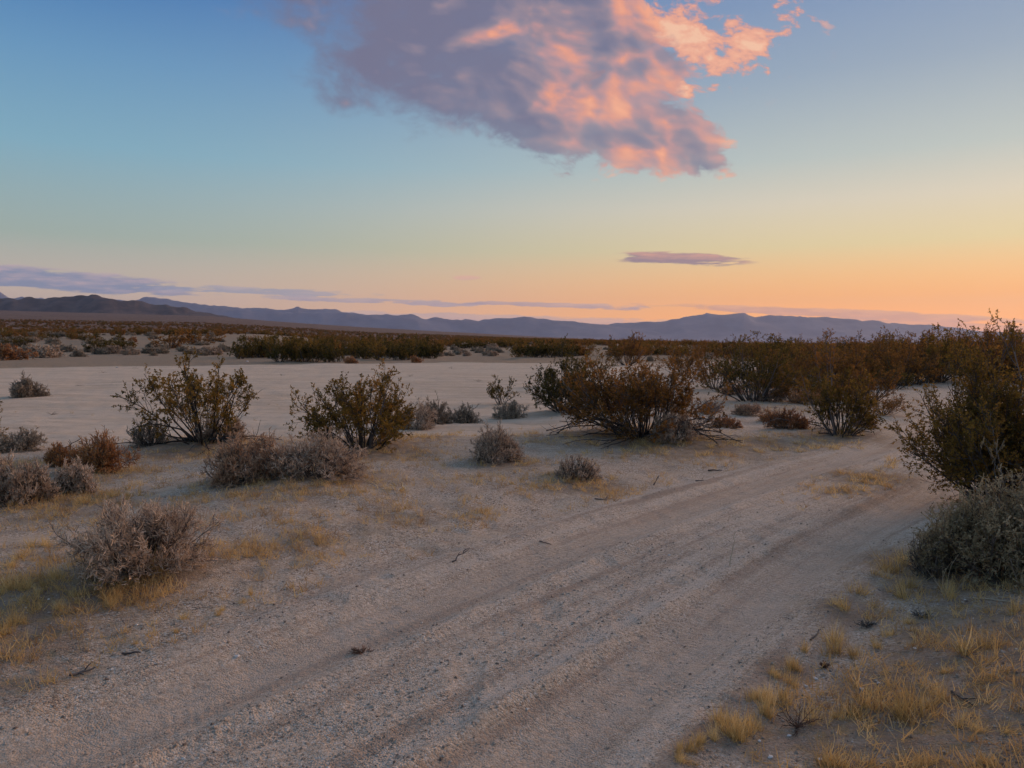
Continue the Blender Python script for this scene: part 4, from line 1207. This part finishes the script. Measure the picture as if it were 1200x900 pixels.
def tuft(px, py, hpx, wpx, label, group, lib=TUFT, bh=0.16, bw=0.17, name='grass_tuft'):
    p, mpp = on_ground(px, py)
    o = link(name, lib[int(rng.integers(len(lib)))], None, p)
    o.rotation_euler = (0, 0, rng.uniform(0, 6.28))
    s = 1.12 * wpx * mpp / bw
    o.scale = (s, s, 1.08 * hpx * mpp / bh)
    return tag(o, label, 'grass', group)
GM = 'golden grass tufts on the raised verge of the track'
LM = 'golden dry grass tuft on the raised verge below the saltbush'
for px, py, h, w in ((985, 765, 42, 30), (978, 752, 30, 24), (1000, 770, 30, 22), (942, 770, 24, 13), (936, 790, 18, 12), (1150, 772, 40, 44), (1160, 760, 30, 30), (1010, 700, 26, 26), (985, 715, 22, 26),
                     (1060, 700, 30, 24), (1070, 690, 28, 22), (1115, 700, 36, 18), (1045, 672, 30, 30), (1060, 660, 26, 26), (1030, 678, 20, 18), (1050, 838, 46, 36), (1075, 832, 56, 34), (1062, 845, 40, 30), (1030, 836, 34, 26), (1092, 830, 34, 22),
                     (1000, 838, 34, 30), (985, 842, 26, 22), (1105, 818, 30, 24), (1000, 895, 40, 36), (970, 898, 36, 30), (1085, 898, 24, 26), (1150, 858, 20, 24), (1125, 850, 22, 20), (1180, 858, 22, 26), (1160, 895, 24, 28),
                     (950, 848, 30, 24), (1110, 790, 22, 20), (1040, 745, 20, 18), (1062, 730, 18, 16), (1190, 720, 26, 20), (1030, 760, 18, 16)):
    tuft(px, py, h, w, size_word(h, 23, 35) + ' golden grass tuft ' + near_mark(px, py, VERGE_MARKS), GM)
GE = 'golden grass tufts along the edge of the track'
LE = 'golden dry grass tuft in the line along the edge of the dirt track'
for px, py, h, w in ((868, 860, 46, 30), (852, 862, 40, 26), (880, 858, 36, 24), (845, 850, 30, 24), (895, 838, 36, 22), (906, 830, 40, 22), (918, 822, 40, 22), (925, 806, 30, 16), (928, 788, 24, 16), (892, 825, 24, 18), (880, 826, 22, 18),
                     (820, 882, 28, 18), (806, 886, 24, 16), (793, 890, 22, 14), (834, 870, 26, 16), (858, 872, 30, 24), (800, 898, 18, 18), (910, 800, 18, 16)):
    tuft(px, py, h, w, size_word(h, 23, 35) + ' golden grass tuft ' + near_mark(px, py, EDGE_MARKS), GE)
    tuft(px + rng.uniform(-12, 12), py + rng.uniform(-5, 7), h * rng.uniform(0.5, 0.85), w * rng.uniform(0.6, 0.9), 'short golden grass tuft ' + near_mark(px, py, EDGE_MARKS), GE)
GL = 'golden grass tufts round the grey shrub by the verge'
LL = 'golden dry grass tuft near the grey twiggy shrub by the verge'
for px, py, h, w in ((175, 668, 36, 20), (182, 670, 30, 16), (165, 660, 24, 14), (110, 668, 22, 20), (148, 683, 16, 9), (135, 708, 18, 16), (70, 720, 20, 16), (40, 720, 22, 18), (15, 730, 28, 20), (5, 745, 30, 24),
                     (30, 690, 20, 20), (60, 680, 20, 18), (90, 700, 18, 16), (5, 690, 26, 22), (118, 690, 16, 16), (215, 725, 11, 14), (256, 722, 13, 8), (262, 716, 8, 8), (160, 755, 13, 8), (282, 709, 10, 12), (293, 699, 14, 6), (205, 740, 8, 10),
                     (20, 655, 20, 26), (50, 640, 18, 20), (98, 590, 16, 18), (130, 582, 12, 12), (150, 585, 10, 10), (88, 576, 14, 14)):
    tuft(px, py, h, w, size_word(h, 14, 25) + ' dry grass tuft ' + near_mark(px, py, LEFT_MARKS), GL)
    if px < 150:
        tuft(px + rng.uniform(-18, 18), py + rng.uniform(-9, 12), h * rng.uniform(0.5, 0.9), w * rng.uniform(0.7, 1.0), 'short dry grass tuft ' + near_mark(px, py, LEFT_MARKS), GL)
GO = 'small grass tufts scattered over the sand left of the track'
LO = 'small dry grass tuft on open sand between the track and the shrubs'
for px, py, h, w in ((356, 632, 26, 7), (384, 630, 10, 10), (350, 636, 10, 12), (400, 628, 9, 9), (380, 565, 8, 20), (460, 573, 10, 40), (440, 566, 8, 20), (540, 605, 12, 24), (556, 602, 10, 14), (520, 606, 8, 22), (570, 604, 9, 8), (600, 566, 9, 12), (640, 572, 9, 22),
                     (620, 568, 8, 18), (700, 562, 12, 14), (720, 560, 12, 16), (560, 545, 10, 16), (610, 543, 10, 18), (570, 536, 8, 14), (470, 516, 10, 22), (500, 512, 10, 18), (525, 510, 8, 18), (540, 508, 8, 14), (450, 528, 9, 22), (425, 530, 9, 16),
                     (300, 570, 10, 14), (340, 572, 10, 14), (395, 566, 10, 12), (270, 568, 8, 10), (205, 528, 8, 22), (250, 530, 8, 18), (180, 530, 8, 16), (10, 552, 12, 26), (45, 548, 12, 20), (30, 560, 10, 26), (155, 548, 10, 12), (140, 560, 10, 12)):
    tuft(px, py, h, w, ('wide' if w >= 18 else 'small') + ' dry grass tuft ' + near_mark(px, py, OPEN_MARKS), GO, SMALL, 0.09, 0.12)
GB = 'grass tufts under the bushes by the bend'
LB = 'dry grass tuft under the bushes near the bend of the track'
for k in range(60):
    px = rng.uniform(660, 1010)
    py = 512 + rng.uniform(0, 22) - max(0, (px - 900)) * 0.06
    w = rng.uniform(10, 22)
    tuft(px, py, rng.uniform(6, 12), w, ('wide' if w >= 16 else 'small') + ' straw grass tuft ' + near_mark(px, py, BEND_MARKS), GB, SMALL, 0.09, 0.12)
for k in range(16):
    f = rng.uniform(0, 1)
    tuft(985 + 65 * f + rng.uniform(-8, 8), 578 - 34 * f + rng.uniform(-8, 8), rng.uniform(6, 13), rng.uniform(12, 22),
         'dry grass tuft on the strip between the wheel tracks', 'grass between the wheel tracks', SMALL, 0.09, 0.12)
for px, py, h, w, lab, k in ((1085, 812, 66, 46, 'bleached straw stalks standing out of the biggest golden tuft', 0), (1050, 800, 60, 26, 'thin pale straw stalks behind the biggest golden tuft', 1), (1108, 700, 60, 40, 'arching pale straw stalks below the saltbush', 1),
                             (182, 668, 62, 34, 'pale straw stalks leaning on the grey twiggy shrub', 0), (205, 664, 56, 34, 'reddish straw stalks at the flank of the grey twiggy shrub', 1), (232, 652, 40, 50, 'upright straw stalks beside the grey twiggy shrub', 0)):
    tuft(px, py, h, w, lab, None, STRAW, 0.42, 0.22, 'straw_stalks')

def grass_cover():
    r2 = np.random.default_rng(41)
    N = 260000
    r = 2.4 * (26 / 2.4) ** r2.uniform(0, 1, N)
    az = np.radians(r2.uniform(-44, 44, N))
    x, y = r * np.sin(az), r * np.cos(az)
    g = grassy(x, y) * np.clip(0.55 + 1.6 * fbm(x, y, 0.5, 3, 71), 0, 1.2)
    s, u = track_coords(x, y)
    g = g * np.where((s > 1.5) & (r < 7), 0.38, 1.0)
    keep = (r2.uniform(0, 1, N) < g * 0.30 + 0.004) & ((np.abs(s) > 1.55) | ((r > 8) & (np.abs(s) < 0.5) & (r < 11)))
    x, y = x[keep][:14000], y[keep][:14000]
    z = height(x, y)
    n = len(x)
    b = 9
    p = np.repeat(np.stack([x, y, z], -1), b, 0) + r2.normal(0, 0.022, (n * b, 3)) * [1, 1, 0]
    d = r2.normal(0, 0.55, (n * b, 3))
    d[:, 2] = np.abs(d[:, 2]) + 0.55
    hh = np.repeat(r2.uniform(0.025, 0.10, n), b) * r2.uniform(0.5, 1.2, n * b)
    P = strands(r2, p, d, hh, 2, 0.2, 0)
    g = Geo()
    ribbons(g, r2, P, 0.0042, 0.0018, np.repeat(np.clip(r2.normal(0.45, 0.25, n), 0, 1), b))
    o = link('dry_grass', g.mesh('dry_grass', M['litter_grass']))
    tag(o, 'sparse short dead grass and litter over the sand', 'grass', kind='stuff')
grass_cover()

# ------------------------------------------------------------------ stones, sticks, dark weeds
ICO = np.array([(0, 0, 1), (1, 0, 0), (0, 1, 0), (-1, 0, 0), (0, -1, 0), (0, 0, -1)], float)
ICT = np.array([(0, 1, 2), (0, 2, 3), (0, 3, 4), (0, 4, 1), (5, 2, 1), (5, 3, 2), (5, 4, 3), (5, 1, 4)])
def gravel():
    r2 = np.random.default_rng(17)
    N = 80000
    r = 2.2 * (15 / 2.2) ** (r2.uniform(0, 1, N) ** 1.1)
    az = np.radians(r2.uniform(-42, 42, N))
    x, y = r * np.sin(az), r * np.cos(az)
    s, u = track_coords(x, y)
    band = np.exp(-((np.abs(s) - 0.85) / 0.33) ** 4) * (np.abs(s) < 1.6)
    keep = r2.uniform(0, 1, N) < (0.30 + 0.9 * fbm(x, y, 0.8, 3, 81) + 0.4) * (1 - 0.75 * band)
    x, y = x[keep], y[keep]
    n = len(x)
    size = 0.0022 * np.exp(r2.exponential(0.42, n))
    size = np.minimum(size, 0.0095)
    v = ICO[None] * (1 + r2.normal(0, 0.22, (n, 6, 3))) * (size[:, None] * r2.uniform(0.7, 1.4, (n, 3)))[:, None, :]
    v[..., 2] *= 0.65
    a = r2.uniform(0, 6.28, n)
    c, sn = np.cos(a)[:, None], np.sin(a)[:, None]
    vx, vy = v[..., 0] * c - v[..., 1] * sn, v[..., 0] * sn + v[..., 1] * c
    v = np.stack([vx + x[:, None], vy + y[:, None], v[..., 2] + (height(x, y) + size * 0.25)[:, None]], -1)
    t = (ICT[None] + 6 * np.arange(n)[:, None, None]).reshape(-1, 3)
    g = Geo()
    g.add(v, None, t, np.repeat(np.clip(r2.normal(0.42, 0.24, n), 0, 1), 6))
    o = link('gravel', g.mesh('gravel', M['stone']))
    tag(o, 'fine gravel strewn over the track and verges', 'gravel', kind='stuff')
gravel()

def stone_mesh(seed, mat):
    r2 = np.random.default_rng(seed)
    import bmesh
    bm = bmesh.new()
    bmesh.ops.create_icosphere(bm, subdivisions=2, radius=0.5)
    for v in bm.verts:
        c = np.array(v.co)
        k = 1 + 0.28 * math.sin(c[0] * 7 + seed) * math.cos(c[1] * 6 + seed * 2) + 0.18 * math.sin(c[2] * 9 + c[0] * 4)
        v.co = Vector((c[0] * k, c[1] * k * 0.75, c[2] * k * 0.55))
    me = bpy.data.meshes.new('stone')
    bm.to_mesh(me)
    bm.free()
    a = me.attributes.new('tint', 'FLOAT', 'POINT')
    a.data.foreach_set('value', r2.uniform(0.3, 0.8, len(me.vertices)).astype(np.float32))
    me.materials.append(mat)
    return me
STN = [stone_mesh(k, M['white_stone'] if k < 2 else M['stone']) for k in range(5)]
def stone(px, py, wpx, k, label, group=None):
    p, mpp = on_ground(px, py)
    s = wpx * mpp
    o = link('stone', STN[k], None, (p[0], p[1], p[2] + s * 0.12))
    o.scale = (s, s, s)
    o.rotation_euler = (0, 0, rng.uniform(0, 6.28))
    tag(o, label, 'stone', group)
stone(278, 766, 7, 0, 'white pebble on the bare verge below the grey twiggy shrub')
stone(168, 687, 6, 1, 'white pebble beside a grass tuft under the grey twiggy shrub')
stone(290, 424, 3.5, 0, 'white rock out on the far side of the wash')
stone(137, 431, 3.5, 1, 'pale rock on the open wash')
GP = 'small stones lying on the crown of the track'
for px, py, w in ((690, 717, 9), (652, 738, 6), (615, 748, 9), (630, 768, 9), (570, 775, 8), (512, 786, 9), (500, 806, 8), (483, 836, 6), (634, 785, 7), (545, 845, 8), (606, 808, 7), (637, 808, 7), (760, 748, 5), (465, 808, 6)):
    stone(px, py, w * 0.6, int(rng.integers(2, 5)), ('bigger' if w >= 8 else 'small') + ' dark stone on the ' + ('gravel strip between the wheel lines' if px < 610 else 'crown where the track starts to bend'), GP)
GS = 'pale pebbles on the raised verge'
for px, py, w in ((903, 888, 7), (925, 862, 5), (960, 890, 7), (955, 796, 6), (1010, 808, 6), (890, 872, 5), (1030, 800, 5), (945, 806, 5)):
    stone(px, py, w, int(rng.integers(0, 2)), 'pale pebble on the raised grassy verge', GS)

def stick(px0, py0, px1, py1, rpx, label, seed, forks=2, up=0.0, mat='dead_wood', name='fallen_stick'):
    a, mpp = on_ground(px0, py0)
    if py0 < 640:
        b = a + np.array([(px1 - px0) * mpp, np.random.default_rng(seed + 900).uniform(-0.25, 0.25) * abs(px1 - px0) * mpp, 0])
        up = max(up, max(0, py0 - py1) / max(8.0, abs(px1 - px0)))
    else:
        b, _ = on_ground(px1, py1)
    r2 = np.random.default_rng(seed)
    L = np.linalg.norm(b - a)
    P = np.linspace(0, 1, 7)[:, None] * (b - a)[None] 
    P[1:-1] += r2.normal(0, 0.028 * L, (5, 3)) * [1, 1, 0.3]
    P[:, 2] = height(a[0] + P[:, 0], a[1] + P[:, 1]) - a[2] + rpx * mpp * 0.5 + up * L * np.linspace(0, 1, 7)
    g = Geo()
    P = P[None]
    tubes(g, P, rpx * mpp * 0.36, rpx * mpp * 0.18, 6, np.array([0.75]))
    if forks:
        i, t, p, d = branch(r2, P, forks, 0.3, 0.9, 25, 60)
        d[:, 2] = np.abs(d[:, 2]) * 0.5 + 0.05
        Q = strands(r2, p, d, L * r2.uniform(0.2, 0.5, len(i)), 4, 0.2, 0.0)
        tubes(g, Q, rpx * mpp * 0.22, rpx * mpp * 0.09, 5, r2.uniform(0.3, 0.9, len(i)))
    tag(link(name, g.mesh('fallen_stick', M[mat], True), None, a), label, 'stick')
stick(82, 795, 112, 786, 5, 'charred short stick with dry litter at the edge of the track', 1)
stick(143, 768, 165, 766, 4, 'short dark stick on the verge near small grass tufts', 2, 0)
stick(530, 662, 546, 656, 2.5, 'forked dark twig standing up from the sand beside the track', 3, 3, 0.35)
stick(632, 634, 646, 642, 2, 'thin curved twig lying on the far wheel line of the track', 4, 0)
stick(766, 570, 772, 556, 2.5, 'tiny forked twig near the flat pinkish shrub', 5, 3, 0.4)
stick(830, 553, 847, 561, 3, 'dark bark strip lying by the track below the dead branches', 6, 0)
stick(815, 566, 825, 572, 2, 'thin twig lying at the track edge below the bark strip', 7, 0)
stick(1115, 812, 1140, 828, 4, 'dark stick lying on the raised grassy verge', 8, 1)
stick(950, 755, 962, 744, 3, 'short dark twig at the track edge beside a golden tuft', 9, 0)
stick(1140, 704, 1185, 706, 3, 'long pale stalk lying under the saltbush', 10, 0, 0.0, 'straw')
stick(697, 586, 712, 592, 2, 'dark twig pair on the verge by the flat pinkish shrub', 11, 1)
stick(855, 666, 862, 655, 2, 'pale upright twig in the middle of the track', 12, 0, 0.8, 'straw')
for k, (x0, y0, x1, y1, r) in enumerate(((640, 506, 700, 500, 2), (652, 508, 696, 492, 1.8), (668, 504, 662, 484, 1.8), (690, 510, 735, 498, 2), (962, 500, 905, 486, 1.8), (958, 496, 915, 490, 1.5), (870, 520, 815, 500, 1.8), (76, 525, 96, 514, 1.8), (842, 522, 795, 496, 2.2))):
    stick(x0, y0, x1, y1, r, ('dead grey branch lying at the foot of the big tangled bush' if k in (0, 1, 2, 3, 6, 8) else 'dead branch by the verge bush with the tall sprig' if k in (4, 5) else 'dark dead branch behind the rust buckwheat shrub'), 30 + k, 4, 0.15, name='dead_branch')
for o in [o for o in col.objects if o.name.startswith('dead_branch')]:
    lab = o['label']
    o['category'] = 'branch'
    if 'big tangled' in lab:
        o['group'] = 'dead branches round the big tangled bush'
    elif 'verge bush' in lab:
        o['group'] = 'dead branches by the verge bush'

def weed(px, py, wpx, hpx, mat, label, seed, n=16):
    p, mpp = on_ground(px, py)
    g = Geo()
    r2 = np.random.default_rng(seed)
    a = r2.uniform(0, 6.28, n)
    d = np.stack([np.cos(a), np.sin(a), r2.uniform(0.2, 1.4, n)], -1)
    P = strands(r2, np.zeros((n, 3)), d, wpx * mpp * 0.5 * r2.uniform(0.6, 1.1, n), 4, 0.2, 0.03)
    P[..., 2] *= hpx / wpx * 1.5
    tubes(g, P, 0.0024, 0.0012, 3, r2.uniform(0, 1, n))
    i, t, q, dd = branch(r2, P, 4, 0.3, 1.0, 20, 60)
    Q = strands(r2, q, dd, wpx * mpp * 0.12 * r2.uniform(0.5, 1.2, len(i)), 2, 0.2, 0.03)
    tubes(g, Q, 0.0014, 0.0008, 3, r2.uniform(0, 1, len(i)))
    tag(link('dry_weed', g.mesh('dry_weed', M[mat]), None, p), label, 'weed', 'dried weeds on the wash' if 'bare wash' in label else None)
weed(934, 852, 60, 34, 'redstem', 'dark red branching weed among golden tufts on the verge', 61, 20)
weed(966, 783, 18, 12, 'redstem', 'small dark brown dried weed between grass tufts', 62, 26)
weed(425, 760, 36, 5, 'redstem', 'flat brown dried weed lying on the track', 63, 40)
weed(1015, 735, 28, 12, 'twig_grey', 'grey matted weed on the verge behind golden tufts', 64, 30)
weed(1080, 722, 30, 12, 'twig_grey', 'low matted weed on the verge under straw stalks', 65, 30)
for k, (px, py, w, h) in enumerate(((560, 447, 14, 5), (575, 452, 10, 4), (480, 441, 12, 4), (120, 437, 14, 4), (160, 432, 12, 3), (640, 463, 14, 5), (92, 452, 12, 4), (330, 440, 10, 3), (530, 432, 10, 3), (60, 486, 16, 4))):
    weed(px, py, w, h, 'redstem', 'tiny brown dried weed lying out on the bare wash', 70 + k, 10)
weed(130, 662, 30, 24, 'twig_grey', 'small bare grey twig plant in front of the grey twiggy shrub', 66, 14)

# ------------------------------------------------------------------ haze
def haze():
    x0, x1, y0, y1, z0, z1 = -26800, 26800, -26800, 27200, -520, 1560
    v = np.array([(x0, y0, z0), (x1, y0, z0), (x1, y1, z0), (x0, y1, z0), (x0, y0, z1), (x1, y0, z1), (x1, y1, z1), (x0, y1, z1)], np.float32)
    q = np.array([(0, 3, 2, 1), (4, 5, 6, 7), (0, 1, 5, 4), (1, 2, 6, 5), (2, 3, 7, 6), (3, 0, 4, 7)], np.int32)
    me = bpy.data.meshes.new('haze')
    set_mesh(me, v, q, np.zeros((0, 3), np.int32))
    m = bpy.data.materials.new('evening_air')
    m.use_nodes = True
    T = NT(m.node_tree)
    pv = T.n('ShaderNodeVolumePrincipled')
    pv.inputs['Color'].default_value = (0.52, 0.61, 0.88, 1)
    pv.inputs['Density'].default_value = 2.4e-5
    pv.inputs['Anisotropy'].default_value = 0.35
    o = T.n('ShaderNodeOutputMaterial')
    T.t.links.new(pv.outputs[0], o.inputs['Volume'])
    m.cycles.volume_sampling = 'DISTANCE'
    m.cycles.homogeneous_volume = True
    me.materials.append(m)
    ob = link('haze', me)
    ob['kind'] = 'stuff'
    ob['label'] = 'thin lavender evening haze over the plain'
    ob['category'] = 'haze'
haze()
